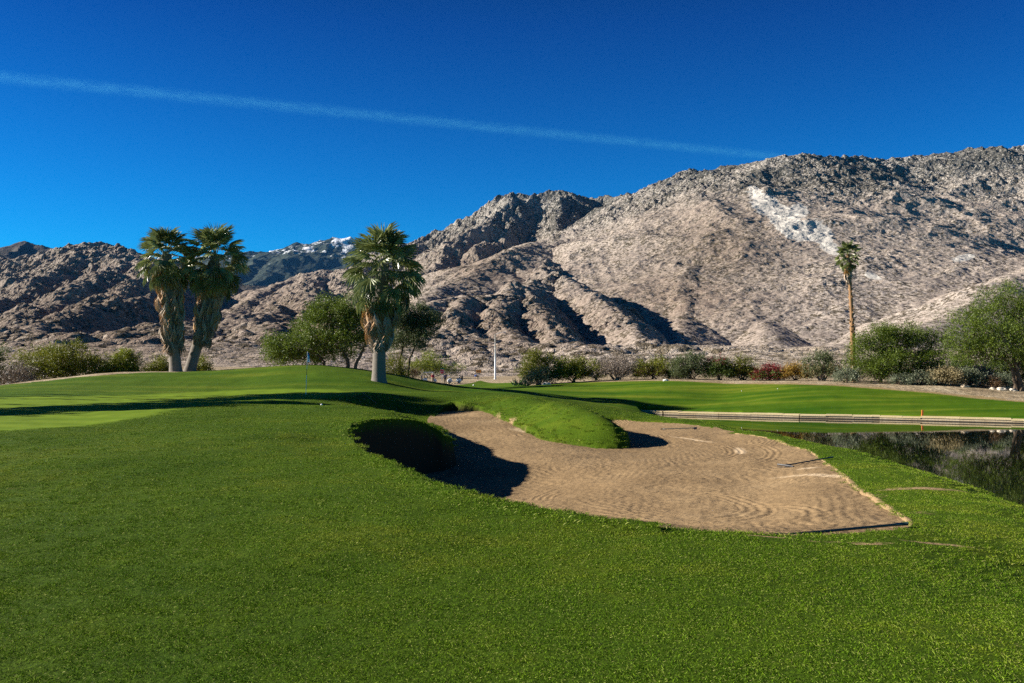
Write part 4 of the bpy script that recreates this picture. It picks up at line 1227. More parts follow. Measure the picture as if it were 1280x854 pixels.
# ------------------------------------------------------------------ short turf blades (stuff)
def build_grass():
    g = np.random.default_rng(99)
    # one tuft of blades
    nb = 64
    r = 0.085 * np.sqrt(g.uniform(0, 1, nb)); a = g.uniform(0, 2 * math.pi, nb)
    P = np.stack([r * np.cos(a), r * np.sin(a), np.full(nb, -0.012)], 1)
    lean = g.uniform(0.1, 0.95, nb); la = g.uniform(0, 2 * math.pi, nb)
    D = np.stack([np.cos(la) * np.sin(lean), np.sin(la) * np.sin(lean), np.cos(lean)], 1)
    S = unit(np.cross(D, g.normal(size=(nb, 3))))
    L = g.uniform(0.016, 0.033, nb)[:, None]; w = g.uniform(0.002, 0.0036, nb)[:, None]
    M = P + D * L * 0.6; T = P + D * L + np.stack([np.cos(la), np.sin(la), -0.3 * np.ones(nb)], 1) * L * 0.25
    V = np.stack([P - S * w * .5, P + S * w * .5, M + S * w * .5, T, M - S * w * .5], 1).reshape(-1, 3)
    blade = np.arange(nb)
    loops = (np.array([0, 1, 2, 3, 4])[None] + 5 * blade[:, None]).ravel()
    tint_t = np.repeat(g.uniform(0, 1, nb), 5)
    # tuft places, thinning with distance as each one covers fewer pixels
    pts, scl = [], []
    for d0, d1, dens, s0 in ((3.6, 9, 260, 0.95), (9, 16, 110, 1.1), (16, 28, 34, 1.4), (28, 46, 14, 1.8)):
        th0, th1 = -0.60, 0.60
        n = int((th1 - th0) * (d1 * d1 - d0 * d0) / 2 * dens)
        dd = np.sqrt(g.uniform(d0 * d0, d1 * d1, n)); th = g.uniform(th0, th1, n)
        x, y = dd * np.sin(th), dd * np.cos(th)
        z, sd = lawn_z(x, y)
        gr = signed_dist(x, y, GREEN)
        bare = np.zeros(n)
        for (bpx, bpy_, w_, h_, s_), (bx, by) in zip(BARE, bare_c):
            bare = np.maximum(bare, s_ * np.exp(-((x - bx) / w_) ** 2 - ((y - by) / h_) ** 2))
        keep = (sd < 0.04) & (gr < 0.1) & (z > WATER + 0.1) & (g.uniform(0, 1, n) > np.clip((bare - 0.15) * 1.7, 0, 0.93))
        pts.append(np.stack([x, y, z], 1)[keep])
        edge = np.exp(-(sd[keep] / 0.35) ** 2)
        scl.append(s0 * g.uniform(0.65, 1.2, keep.sum()) * (1 + 0.5 * edge * (pts[-1][:, 0] < 3.5)))
    pts = np.concatenate(pts); scl = np.concatenate(scl)
    nt_, ni = len(V), len(pts)
    me = bpy.data.meshes.new('grass')
    allv = np.concatenate([V, pts]).astype(np.float32)
    make_mesh(me, allv, loops.astype(np.int32), np.full(nb, 5, dtype=np.int32))
    assert len(me.vertices) == nt_ + ni
    def at(nm, arr, typ='FLOAT', key='value'):
        q = me.attributes.new(nm, typ, 'POINT'); q.data.foreach_set(key, np.asarray(arr, np.float32).ravel())
    at('seat', np.concatenate([np.zeros(nt_), np.ones(ni)]))
    at('size', np.concatenate([np.ones(nt_), scl]))
    at('spin', np.concatenate([np.zeros(nt_), g.uniform(0, 2 * math.pi, ni)]))
    at('tint', np.concatenate([tint_t, np.zeros(ni)]))
    m, nt = new_mat('grass_blades'); n = N(nt)
    pos = n('ShaderNodeNewGeometry').outputs['Position']
    big = n.noise(pos, 0.22, 4, 0.6); mid = n.noise(pos, 1.6, 5, 0.65)
    f = n.math('ADD', n.math('MULTIPLY', big, 0.5), n.math('MULTIPLY', mid, 0.5))
    c0 = n.ramp(f, [(0.32, (0.112, 0.228, 0.009)), (0.50, (0.195, 0.318, 0.014)), (0.66, (0.36, 0.400, 0.030))])
    t = n.attr('tint')
    c = n.mix(n.ramp(t, [(0.0, 1.0), (0.55, 0.6), (0.8, 0.0)]), c0, (0.034, 0.082, 0.006))
    c = n.mix(n.ramp(t, [(0.86, 0.0), (0.94, 0.8)]), c, (0.40, 0.40, 0.13))
    pb = n('ShaderNodeBsdfPrincipled', ins={'Base Color': c, 'Roughness': 0.75, 'Specular IOR Level': 0.05})
    tb = n('ShaderNodeBsdfTranslucent', ins={'Color': c})
    mx = n('ShaderNodeMixShader', ins={0: 0.2, 1: pb.outputs[0], 2: tb.outputs[0]})
    n.out(mx.outputs[0])
    me.materials.append(m)
    o = bpy.data.objects.new('grass', me); COL.objects.link(o)
    tag(o, kind='stuff')
    ng = bpy.data.node_groups.new('turf_tufts', 'GeometryNodeTree')
    ng.interface.new_socket('Geometry', in_out='INPUT', socket_type='NodeSocketGeometry')
    ng.interface.new_socket('Geometry', in_out='OUTPUT', socket_type='NodeSocketGeometry')
    nd = ng.nodes; ln = ng.links
    gi, go = nd.new('NodeGroupInput'), nd.new('NodeGroupOutput')
    def na(nm):
        q = nd.new('GeometryNodeInputNamedAttribute'); q.data_type = 'FLOAT'; q.inputs['Name'].default_value = nm
        return q.outputs['Attribute']
    cmp_ = nd.new('FunctionNodeCompare'); cmp_.data_type = 'FLOAT'; cmp_.operation = 'GREATER_THAN'; cmp_.inputs[1].default_value = 0.5
    ln.new(na('seat'), cmp_.inputs[0])
    sep = nd.new('GeometryNodeSeparateGeometry'); sep.domain = 'POINT'
    ln.new(gi.outputs[0], sep.inputs[0]); ln.new(cmp_.outputs[0], sep.inputs[1])
    iop = nd.new('GeometryNodeInstanceOnPoints')
    ln.new(sep.outputs[0], iop.inputs['Points']); ln.new(sep.outputs[1], iop.inputs['Instance'])
    cx = nd.new('ShaderNodeCombineXYZ'); ln.new(na('spin'), cx.inputs[2])
    ln.new(cx.outputs[0], iop.inputs['Rotation'])
    ln.new(na('size'), iop.inputs['Scale'])
    ln.new(iop.outputs[0], go.inputs[0])
    md = o.modifiers.new('turf_tufts', 'NODES'); md.node_group = ng


build_grass()

# ------------------------------------------------------------------ things on the course
def surf(x, y):
    z, sd = lawn_z(np.array([x], float), np.array([y], float))
    return max(float(z[0]), float(sand_z(np.array([x]), np.array([y]))[0])) if sd[0] > 0.02 else float(z[0])


M_WHITE = simple('white_paint', (0.78, 0.78, 0.76), 0.4, 0.05)
M_RAKE = simple('rake_green', (0.012, 0.035, 0.040), 0.45, 0.2)
M_RAKEH = simple('rake_head', (0.02, 0.022, 0.025), 0.5, 0.2)
M_STEEL = simple('galvanised_steel', (0.62, 0.63, 0.63), 0.45, 0.08, metal=0.2)
M_RUBBER = simple('tyre_rubber', (0.015, 0.015, 0.016), 0.8, 0.2)
M_BLACK = simple('black_plastic', (0.02, 0.02, 0.022), 0.5, 0.15)
M_RED = simple('sign_red', (0.55, 0.012, 0.015), 0.4, 0.05)
M_GREEN = simple('sign_green', (0.01, 0.16, 0.07), 0.4, 0.05)
M_ORANGE = simple('sign_orange', (0.85, 0.30, 0.02), 0.45, 0.05)
M_STAKE = simple('stake_orange', (0.75, 0.20, 0.04), 0.6, 0.15)
M_SKIN = simple('skin', (0.52, 0.30, 0.20), 0.55, 0.06)
M_HAIR = simple('hair', (0.035, 0.022, 0.015), 0.6, 0.2)


def bunker_rake(label, a, b, head_at_a=True, lift=0.025, free=False):
    """a, b: (px, py, distance) of head end and grip end"""
    A, B = Vector(W(*a)), Vector(W(*b))
    if not free:
        A.z = surf(A.x, A.y) + lift; B.z = surf(B.x, B.y) + lift
    root = empty('bunker_rake', A); tag(root, label, 'rake', 'bunker rakes')
    u = (B - A).normalized(); L = (B - A).length
    h = MB(); n = 9
    h.tube([tuple(u * (L * i / (n - 1))) for i in range(n)], 0.0155, 8)
    h.tube([tuple(u * (L - 0.16)), tuple(u * (L + 0.005))], 0.019, 8)
    h.build('handle', M_RAKE, root, smooth=True)
    s = Vector((-u.y, u.x, 0)).normalized()
    hd = MB()
    hd.tube([tuple(-s * 0.26), tuple(-s * 0.1 + u * 0.012), tuple(s * 0.1 + u * 0.012), tuple(s * 0.26)], 0.02, 8)
    hd.tube([(0, 0, 0), tuple(u * 0.12)], [0.03, 0.022], 8)
    for i in range(13):
        p = s * (-0.25 + 0.5 * i / 12)
        hd.tube([tuple(p), tuple(p + Vector((0, 0, -0.075)) - u * 0.02)], [0.008, 0.005], 5)
    hd.build('rake_head', M_RAKEH, root)
    return root


bunker_rake('dark rake lying along the near grass edge of the bunker, longest of the rakes', (968, 667, 9.18), (1134, 664, 9.72), lift=0.035)
bunker_rake('rake with grey head on the sand and handle over the right-hand turf edge', (982, 577, 20.3), (1041, 574, 20.9), lift=0.05)
bunker_rake('small far rake lying on the sand below the back rim with a black head', (869, 535, 36.0), (826, 532, 36.6), lift=0.05)
bunker_rake('rake leaning up out of the shaded back-left corner of the bunker', (476, 508, 41.2), (453, 491.5, 40.4), free=True)


def flagstick():
    d = 46.5; x, y, _ = W(382.3, 0, d); zg = surf(x, y)
    root = empty('flagstick', (x, y, zg)); tag(root, 'thin white flagstick with limp blue and white flag on the putting green', 'flag')
    H = 2.22; lean = 0.09
    def P(t): return (lean * t, 0, H * t)
    a = MB(); a.tube([P(0), P(0.45)], 0.0145, 8); a.tube([P(0.60), P(1.0)], 0.0125, 8)
    a.build('pole', M_WHITE, root)
    b = MB(); b.tube([P(0.4505), P(0.5995)], 0.0150, 8); b.build('pole_band', simple('band_green', (0.02, 0.09, 0.03), 0.4), root)
    f = MB(); g = np.random.default_rng(4)
    nu, nv = 7, 12
    uu, vv = np.meshgrid(np.linspace(0, 1, nu), np.linspace(0, 1, nv))
    fx = 0.015 + 0.15 * uu * (0.35 + 0.65 * vv ** 0.7) + lean * (1 - 0.26 * vv); fy = 0.05 * np.sin(uu * 9 + vv * 2) * uu; fz = H * 0.995 - 0.52 * vv - 0.10 * uu * (1 - 0.5 * vv)
    vf = np.stack([fx, fy, fz], -1).reshape(-1, 3)
    f.add(vf, grid_faces(nv, nu), np.repeat((1 - np.linspace(0, 1, nv)), nu))
    vb = vf + [0, 0.006, 0]
    f.add(vb, grid_faces(nv, nu)[:, ::-1], np.repeat((1 - np.linspace(0, 1, nv)), nu))
    m, nt = new_mat('flag_cloth'); n = N(nt)
    c = n.ramp(n.attr('tint'), [(0.0, (0.80, 0.84, 0.88)), (0.70, (0.72, 0.80, 0.88)), (0.76, (0.04, 0.20, 0.55)), (1.0, (0.04, 0.18, 0.50))])
    p = n('ShaderNodeBsdfPrincipled', ins={'Base Color': c, 'Roughness': 0.7}); n.out(p.outputs[0])
    f.build('flag_cloth', m, root, smooth=True)
    c = MB(); c.tube([(0, 0, 0.004), (0, 0, 0.016)], 0.055, 16); c.build('cup_rim', M_WHITE, root)


flagstick()


def light_pole():
    d = 165.0; x, y, _ = W(619, 0, d); zg = surf(x, y); s = d / F
    H = -(417.6 - HY) * s - zg
    root = empty('light_pole', (x, y, zg)); tag(root, 'tall slim pale metal light pole beyond the golf carts', 'light pole')
    a = MB(); a.tube([(0, 0, -0.2), (0, 0, H * 0.5), (0, 0, H)], [0.17, 0.14, 0.10], 12); a.tube([(0, 0, 0.0), (0, 0, 0.25)], 0.24, 12)
    a.build('pole', M_STEEL, root, smooth=True)
    b = MB(); b.tube([(0, 0, H - 0.15), (0.6, 0, H + 0.18), (1.5, 0, H + 0.36)], [0.06, 0.05, 0.04], 8); b.build('arm', M_STEEL, root)
    c = MB(); c.box((1.75, 0, H + 0.36), (0.7, 0.26, 0.13), 0, bev=0.3); c.build('lamp_head', M_STEEL, root)


light_pole()


def text_part(name, txt, size, m, parent, loc):
    cu = bpy.data.curves.new(name, 'FONT'); cu.body = txt; cu.size = size; cu.align_x = 'CENTER'; cu.align_y = 'CENTER'; cu.extrude = 0.004
    tmp = bpy.data.objects.new(name, cu); COL.objects.link(tmp); bpy.context.view_layer.update()
    me = bpy.data.meshes.new_from_object(tmp.evaluated_get(bpy.context.evaluated_depsgraph_get())); bpy.data.objects.remove(tmp)
    o = bpy.data.objects.new(name, me); COL.objects.link(o); o.data.materials.clear(); o.data.materials.append(m)
    o.parent = parent; o.location = loc; o.rotation_euler = (math.pi / 2, 0, 0)
    return o


def stop_sign():
    d = 158.0; x, y, _ = W(552.5, 0, d); zg = surf(x, y); s = d / F
    zc = -(464.6 - HY) * s - zg
    root = empty('stop_sign', (x, y, zg)); tag(root, 'small red and white octagonal stop sign on a white post by the carts', 'stop sign')
    a = MB(); a.box((0, 0.03, zc / 2), (0.10, 0.05, zc + 0.5)); a.build('post', M_WHITE, root)
    def octa(r, y0, y1):
        th = np.arange(8) * math.pi / 4 + math.pi / 8
        mb = MB()
        f = np.stack([np.cos(th) * r, np.full(8, y0), np.sin(th) * r + zc], 1); b = f + [0, y1 - y0, 0]
        mb.add(np.concatenate([f, b]), [[i, (i + 1) % 8, 8 + (i + 1) % 8, 8 + i] for i in range(8)])
        mb.loops.append(np.arange(7, -1, -1)); mb.sizes.append(np.array([8])); mb.loops.append(np.arange(8) + 8); mb.sizes.append(np.array([8]))
        return mb
    octa(0.44, -0.004, 0.006).build('sign_border', M_WHITE, root)
    octa(0.405, -0.012, -0.006).build('sign_plate', M_RED, root)
    text_part('lettering', 'STOP', 0.27, M_WHITE, root, (0, -0.018, zc))
    b = MB(); b.box((0.12, 0, zc + 0.56), (0.72, 0.02, 0.17)); b.build('street_name_plate', M_GREEN, root)


stop_sign()


def orange_sign():
    d = 166.0; x, y, _ = W(598.3, 0, d); zg = surf(x, y); s = d / F
    zc = -(464.2 - HY) * s - zg
    root = empty('warning_sign', (x, y, zg)); tag(root, 'small rectangular orange sign with black arrow behind the bending person', 'sign')
    a = MB(); a.box((0, 0.03, zc / 2), (0.06, 0.04, zc)); a.build('post', M_STEEL, root)
    a = MB(); a.box((0, 0, zc), (0.92, 0.02, 0.48)); a.build('sign_plate', M_ORANGE, root)
    a = MB(); v = [(-.34, 0), (-.14, .15), (-.14, .05), (.14, .05), (.14, .15), (.34, 0), (.14, -.15), (.14, -.05), (-.14, -.05), (-.14, -.15)]
    f = [(p, -0.013, q + zc) for p, q in v]
    a.v.append(np.array(f)); a.t.append(np.full(10, .5)); a.loops.append(np.arange(9, -1, -1)); a.sizes.append(np.array([10])); a.n += 10
    a.build('arrow', M_BLACK, root)


orange_sign()


def golf_cart(label, px, d, rz, body_col, roof_col):
    x, y, _ = W(px, 0, d); zg = surf(x, y)
    root = empty('golf_cart', (x, y, zg), rz); tag(root, label, 'golf cart', 'golf carts by the road')
    mb_ = simple('cart_paint', body_col, 0.3, 0.04); mr = simple('cart_roof', roof_col, 0.45, 0.06)
    b = MB()
    # side outline of the body (x forward), extruded across 1.1 m
    prof = [(-1.15, .30), (-1.18, .62), (-1.05, .80), (-.45, .82), (-.38, .60), (-.30, .34), (.32, .32), (.42, .52), (.52, .84), (.70, .88), (1.05, .70), (1.20, .48), (1.18, .28)]
    k = len(prof)
    L = np.array([(p, -.52, q) for p, q in prof]); Rr = np.array([(p, .52, q) for p, q in prof])
    b.add(np.concatenate([L, Rr]), [[i, (i + 1) % k, k + (i + 1) % k, k + i] for i in range(k)])
    b.loops.append(np.arange(k)); b.sizes.append(np.array([k])); b.loops.append(np.arange(k - 1, -1, -1) + k); b.sizes.append(np.array([k]))
    b.build('body', mb_, root)
    s_ = MB(); s_.box((-.55, 0, .88), (.62, 1.0, .14), bev=.08); s_.box((-.88, 0, 1.15), (.14, 1.0, .46), bev=.1); s_.build('seat', simple('cart_seat', (.10, .09, .08), .6), root)
    r = MB(); r.box((-.22, 0, 1.86), (1.75, 1.16, .09), bev=.08); r.build('roof', mr, root)
    for sx, sy in ((.66, .5), (.66, -.5), (-1.0, .5), (-1.0, -.5)):
        q = MB(); q.tube([(sx, sy, .82), (sx * .93 - .05, sy, 1.82)], .022, 6); q.build('roof_post', M_BLACK, root)
    w = MB(); w.add([(.66, -.48, .90), (.66, .48, .90), (.585, .48, 1.75), (.585, -.48, 1.75)], [[0, 1, 2, 3]])
    gm, nt = new_mat('cart_windscreen'); n = N(nt); gl = n('ShaderNodeBsdfGlass', ins={'Roughness': 0.02, 'IOR': 1.1, 'Color': (.85, .9, .92, 1)}); n.out(gl.outputs[0])
    w.build('windscreen', gm, root)
    for sx, sy in ((.80, .48), (.80, -.48), (-.80, .48), (-.80, -.48)):
        t = MB(); t.tube([(sx, sy - .09, .23), (sx, sy - .07, .23), (sx, sy + .07, .23), (sx, sy + .09, .23)], [.19, .23, .23, .19], 18)
        wh = t.build('wheel', M_RUBBER, root)
        h = MB(); h.tube([(sx, sy - .098, .23), (sx, sy + .098, .23)], .11, 12); h.build('rim', M_WHITE, wh)
    st = MB(); st.tube([(.45, .25, .85), (.22, .25, 1.12)], .02, 6); th = np.linspace(0, 2 * math.pi, 15)
    st.tube([(.22 + .08 * math.sin(a), .25 + .17 * math.cos(a), 1.12 + .14 * math.sin(a)) for a in th], .015, 6); st.build('steering_wheel', M_BLACK, root)
    bag = MB(); bag.tube([(-1.28, .2, .45), (-1.34, .2, 1.25)], [.13, .15], 10); bag.tube([(-1.28, -.2, .45), (-1.34, -.2, 1.25)], [.13, .15], 10)
    for i in range(8): bag.tube([(-1.33, .2 * (1 if i % 2 else -1) + .04 * (i - 4) / 2, 1.2), (-1.36, .2 * (1 if i % 2 else -1) + .05 * (i - 4) / 2, 1.45)], .012, 5)
    bag.build('golf_bags', M_BLACK, root)


golf_cart('golf cart with white nose and dark roof, nearer to the light pole', 568, 151, math.pi + 0.15, (.72, .74, .76), (.03, .03, .035))
golf_cart('golf cart with a pale blue body and white roof half hidden by the knoll', 537, 149, 0.1, (.42, .55, .66), (.80, .80, .78))


def person(label, px, d, joints, radii, bones, shirt, trousers, sleeves, head, face_dir, rz=0.0, legs_bare=False, hat=None):
    """joints: name -> (x, y, z) metres above the ground; one continuous skinned body, clothes as children"""
    x, y, _ = W(px, 0, d); zg = surf(x, y)
    root = empty('person', (x, y, zg), rz); tag(root, label, 'person')
    def skin(name, names, edges, mat, grow=0.0, rooted=None):
        me = bpy.data.meshes.new(name); idx = {k: i for i, k in enumerate(names)}
        me.from_pydata([joints[k] for k in names], [(idx[a], idx[b]) for a, b in edges], [])
        o = bpy.data.objects.new(name, me); COL.objects.link(o); o.parent = root
        md = o.modifiers.new('skin', 'SKIN'); md.use_smooth_shade = True
        for i, k in enumerate(names):
            r = radii[k] + grow; me.skin_vertices[0].data[i].radius = (r, r)
            me.skin_vertices[0].data[i].use_root = (k == (rooted or names[0]))
        sb = o.modifiers.new('smooth', 'SUBSURF'); sb.levels = 1; sb.render_levels = 2
        me.materials.append(mat)
        return o
    names = list(joints)
    skin('body', names, bones, M_SKIN, 0, 'pelvis')
    up = [k for k in names if k in ('pelvis', 'waist', 'chest', 'shl', 'shr') or (k in sleeves)]
    skin('shirt', up, [b for b in bones if b[0] in up and b[1] in up], shirt, 0.022, 'pelvis')
    lo = [k for k in names if k in ('pelvis', 'hipl', 'hipr', 'kneel', 'kneer')] + ([] if legs_bare else ['ankl', 'ankr'])
    skin('trousers', lo, [b for b in bones if b[0] in lo and b[1] in lo], trousers, 0.018, 'pelvis')
    for sd in ('l', 'r'):
        f = MB(); a = joints['ank' + sd]; t_ = joints['toe' + sd]
        f.tube([(a[0], a[1], a[2] - 0.01), ((a[0] + t_[0]) / 2, (a[1] + t_[1]) / 2, 0.05), (t_[0], t_[1], 0.035)], [0.055, 0.052, 0.035], 8); f.build('shoe', M_WHITE if legs_bare else M_BLACK, root, smooth=True)
    h = Vector(joints['head']); fd = Vector(face_dir).normalized()
    bm = bmesh.new(); bmesh.ops.create_uvsphere(bm, u_segments=14, v_segments=9, radius=0.112)
    for v in bm.verts:
        v.co.z *= 1.05
        if v.co.dot(fd) > 0.02: v.co += Vector((0, 0, 0))
    bmesh.ops.delete(bm, geom=[v for v in bm.verts if v.co.dot(fd) > 0.045 and v.co.z < 0.05 or v.co.z < -0.06], context='VERTS')
    me = bpy.data.meshes.new('hair'); bm.to_mesh(me); bm.free(); me.materials.append(hat or M_HAIR)
    o = bpy.data.objects.new('cap' if hat else 'hair', me); COL.objects.link(o); o.parent = root; o.location = h + Vector((0, 0, 0.02))
    s = fd.cross(Vector((0, 0, 1))).normalized()
    fc = MB(); fc.tube([tuple(h + fd * 0.085 + Vector((0, 0, 0.01))), tuple(h + fd * 0.118 - Vector((0, 0, 0.022)))], [0.012, 0.017], 6); fc.build('nose', M_SKIN, root)
    for q in (-1, 1):
        fc = MB(); fc.tube([tuple(h + s * q * 0.095), tuple(h + s * q * 0.112)], [0.028, 0.02], 6); fc.build('ear', M_SKIN, root)
    return root


BONES = [('pelvis', 'waist'), ('waist', 'chest'), ('chest', 'neck'), ('neck', 'chin'), ('chin', 'head'), ('chest', 'shl'), ('shl', 'ell'), ('ell', 'wrl'), ('wrl', 'hal'), ('chest', 'shr'), ('shr', 'elr'), ('elr', 'wrr'), ('wrr', 'har'),
         ('pelvis', 'hipl'), ('hipl', 'kneel'), ('kneel', 'ankl'), ('ankl', 'toel'), ('pelvis', 'hipr'), ('hipr', 'kneer'), ('kneer', 'ankr'), ('ankr', 'toer')]
RAD = dict(pelvis=.15, waist=.135, chest=.15, neck=.055, chin=.075, head=.10, shl=.068, ell=.045, wrl=.032, hal=.04, shr=.068, elr=.045, wrr=.032, har=.04,
           hipl=.09, kneel=.06, ankl=.042, toel=.035, hipr=.09, kneer=.06, ankr=.042, toer=.035)
stand = dict(pelvis=(0, 0, .95), waist=(0, 0, 1.12), chest=(0, 0, 1.36), neck=(0, -.01, 1.50), chin=(0, -.02, 1.58), head=(0, -.01, 1.68), shl=(-.19, 0, 1.42), ell=(-.25, .02, 1.14), wrl=(-.22, -.12, .92), hal=(-.20, -.18, .86),
             shr=(.19, 0, 1.42), elr=(.27, .03, 1.15), wrr=(.22, -.16, 1.02), har=(.16, -.22, 1.02), hipl=(-.10, 0, .88), kneel=(-.12, -.02, .49), ankl=(-.13, .02, .09), toel=(-.15, -.15, .04),
             hipr=(.10, 0, .88), kneer=(.12, -.03, .49), ankr=(.13, .01, .09), toer=(.16, -.16, .04))
bend = dict(pelvis=(0, 0, .93), waist=(-.14, -.02, 1.04), chest=(-.38, -.03, 1.08), neck=(-.52, -.04, 1.03), chin=(-.59, -.05, .99), head=(-.66, -.06, .93), shl=(-.42, .15, 1.06), ell=(-.46, .17, .78), wrl=(-.52, .10, .55), hal=(-.54, .06, .47),
            shr=(-.42, -.21, 1.04), elr=(-.47, -.24, .76), wrr=(-.53, -.14, .54), har=(-.55, -.08, .46), hipl=(.02, .10, .87), kneel=(-.04, .12, .48), ankl=(.04, .13, .09), toel=(-.13, .15, .04),
            hipr=(.02, -.10, .87), kneer=(-.06, -.12, .48), ankr=(.05, -.13, .09), toer=(-.12, -.15, .04))
M_BLUE = simple('blue_shirt', (0.02, 0.16, 0.60), 0.8, 0.1); M_NAVY = simple('navy_jacket', (0.015, 0.035, 0.12), 0.8, 0.15)
M_REDS = simple('red_shirt', (0.42, 0.02, 0.04), 0.8, 0.1); M_KHAKI = simple('khaki_cloth', (0.36, 0.28, 0.18), 0.85, 0.1); M_DARKT = simple('dark_trousers', (0.04, 0.03, 0.035), 0.85, 0.1)
person('person in bright blue shirt and shorts bending forward near the light pole', 597, 160, bend, RAD, BONES, M_BLUE, M_KHAKI, ('ell', 'elr'), 'head', (-.7, -.1, -.6), legs_bare=True)
person('person in dark navy jacket standing in front of the white-nosed golf cart', 556.5, 149, stand, RAD, BONES, M_NAVY, M_DARKT, ('ell', 'elr', 'wrl', 'wrr'), 'head', (.3, -1, 0), hat=M_NAVY)
person('person in red shirt standing by the pale blue golf cart', 541, 146.5, stand, RAD, BONES, M_REDS, M_KHAKI, ('ell', 'elr'), 'head', (-.4, -1, 0), rz=0.5, hat=M_WHITE)


def ball(name, label, cat, px, d, r, m, group=None):
    x, y, _ = W(px, 0, d); zg = surf(x, y)
    bm = bmesh.new(); bmesh.ops.create_icosphere(bm, subdivisions=3, radius=r)
    me = bpy.data.meshes.new(name); bm.to_mesh(me); bm.free(); me.materials.append(m)
    me.polygons.foreach_set('use_smooth', np.ones(len(me.polygons), dtype=bool))
    o = bpy.data.objects.new(name, me); COL.objects.link(o); o.location = (x, y, zg + r * 0.85); tag(o, label, cat, group)


ball('golf_ball', 'white golf ball on the crest of the near mound below the flag', 'golf ball', 402, 32.5, 0.04, M_WHITE)
ball('tee_marker', 'white marker on the lawn strip below the bending person', 'marker', 592, 106, 0.10, M_WHITE)
ball('tee_marker', 'white marker ball on the far fairway below the golden shrub, left one', 'marker', 927, 68.5, 0.032, M_WHITE, 'white markers on the far fairway')
ball('tee_marker', 'white marker ball on the far fairway, right one of two', 'marker', 972, 68.0, 0.032, M_WHITE, 'white markers on the far fairway')


def stake():
    x, y, _ = W(1152.5, 0, 54.25); zg = surf(x, y)
    b = MB(); b.add([(-.05, -.02, -.1), (.05, -.02, -.1), (.05, .02, -.1), (-.05, .02, -.1), (-.01, -.02, .36), (.09, -.02, .34), (.09, .02, .34), (-.01, .02, .36)],
                    [[0, 3, 2, 1], [4, 5, 6, 7], [0, 1, 5, 4], [1, 2, 6, 5], [2, 3, 7, 6], [3, 0, 4, 7]])
    o = b.build('marker_stake', M_STAKE, None, loc=(x, y, zg)); tag(o, 'short orange stake standing on the pond wall', 'stake')


stake()


def rock(label, px, d, r, seed, col=(.55, .48, .38)):
    g = np.random.default_rng(seed); x, y, _ = W(px, 0, d); zg = surf(x, y)
    bm = bmesh.new(); bmesh.ops.create_icosphere(bm, subdivisions=3, radius=r)
    P = np.array([v.co[:] for v in bm.verts]); o1 = g.uniform(0, 50)
    k = 1 + 0.35 * perlin(P[:, 0] / r * 1.1 + o1, P[:, 1] / r * 1.1 + P[:, 2] / r, seed) + 0.15 * perlin(P[:, 0] / r * 3 + o1, P[:, 2] / r * 3, seed + 1)
    for v, q in zip(bm.verts, k): v.co = (v.co.x * q * 1.25, v.co.y * q, max(v.co.z * q * 0.65, -0.3 * r))
    me = bpy.data.meshes.new('rock'); bm.to_mesh(me); bm.free(); me.materials.append(simple('pale_rock', col, .9, .25, 4, bump=.6))
    o = bpy.data.objects.new('rock', me); COL.objects.link(o); o.location = (x, y, zg + 0.1 * r); tag(o, label, 'rock', 'pale rocks at the edge of the turf')


rock('pale flat rock at the turf edge under the leaning olive bush', 683, 83.0, 0.34, 3, (.62, .58, .52))
rock('white rock at the foot of the dark olive bush', 832, 77.0, 0.20, 4, (.70, .68, .64))
rock('cream rock at the turf edge left of the slanting trunk, biggest of its cluster', 1252, 67.6, 0.30, 5)
rock('cream rock touching the slanting trunk foot', 1266, 67.4, 0.24, 6)
rock('cream rock below the bluish sage, leftmost of its cluster', 1240, 67.9, 0.20, 7)
rock('tan rock in the sand strip right of the tan tussock', 1206, 69.0, 0.28, 8, (.50, .40, .28))


def fallen_log():
    A, B = Vector(W(1236, 0, 69.2)), Vector(W(1266, 0, 68.9))
    A.z, B.z = surf(A.x, A.y) + 0.12, surf(B.x, B.y) + 0.12
    m_ = MB(); t = np.linspace(0, 1, 9); g = np.random.default_rng(2)
    m_.tube([tuple((B - A) * q + Vector((0, 0, .03 * math.sin(q * 7)))) for q in t], 0.12 * g.uniform(.9, 1.1, 9), 10, 0.9)
    o = m_.build('fallen_log', M_TWIG, None, loc=A, smooth=True); tag(o, 'bleached fallen log lying on sand beside the slanting trunk', 'log')


fallen_log()
EXPOSURE = 1.3
USE_HAZE, USE_CONTRAIL, USE_DENOISE = True, True, False

# ------------------------------------------------------------------ light, sky, air, camera
def build_world():
    w = bpy.data.worlds.new('World'); SC.world = w; w.use_nodes = True
    nt = w.node_tree; nt.nodes.clear(); n = N(nt)
    sky = n('ShaderNodeTexSky', sky_type='NISHITA')
    sky.sun_disc = False
    sky.sun_elevation = R(SUN_EL)
    sky.sun_rotation = math.atan2(-math.cos(R(SUN_PHI)), -math.sin(R(SUN_PHI)))
    sky.air_density = 1.0; sky.dust_density = 0.2; sky.ozone_density = 3.0; sky.altitude = 300
    # deep polarised winter blue
    hs = n('ShaderNodeHueSaturation', ins={'Saturation': 1.25, 'Value': 1.0, 'Color': sky.outputs[0]})
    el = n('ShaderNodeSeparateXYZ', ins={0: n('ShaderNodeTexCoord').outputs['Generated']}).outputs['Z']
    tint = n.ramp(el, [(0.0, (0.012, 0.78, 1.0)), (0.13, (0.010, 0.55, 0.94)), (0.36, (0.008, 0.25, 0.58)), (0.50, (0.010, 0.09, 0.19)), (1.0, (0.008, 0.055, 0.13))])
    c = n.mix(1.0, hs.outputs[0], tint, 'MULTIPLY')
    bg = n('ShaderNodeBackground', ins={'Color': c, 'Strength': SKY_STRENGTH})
    o = n('ShaderNodeOutputWorld'); nt.links.new(bg.outputs[0], o.inputs['Surface'])


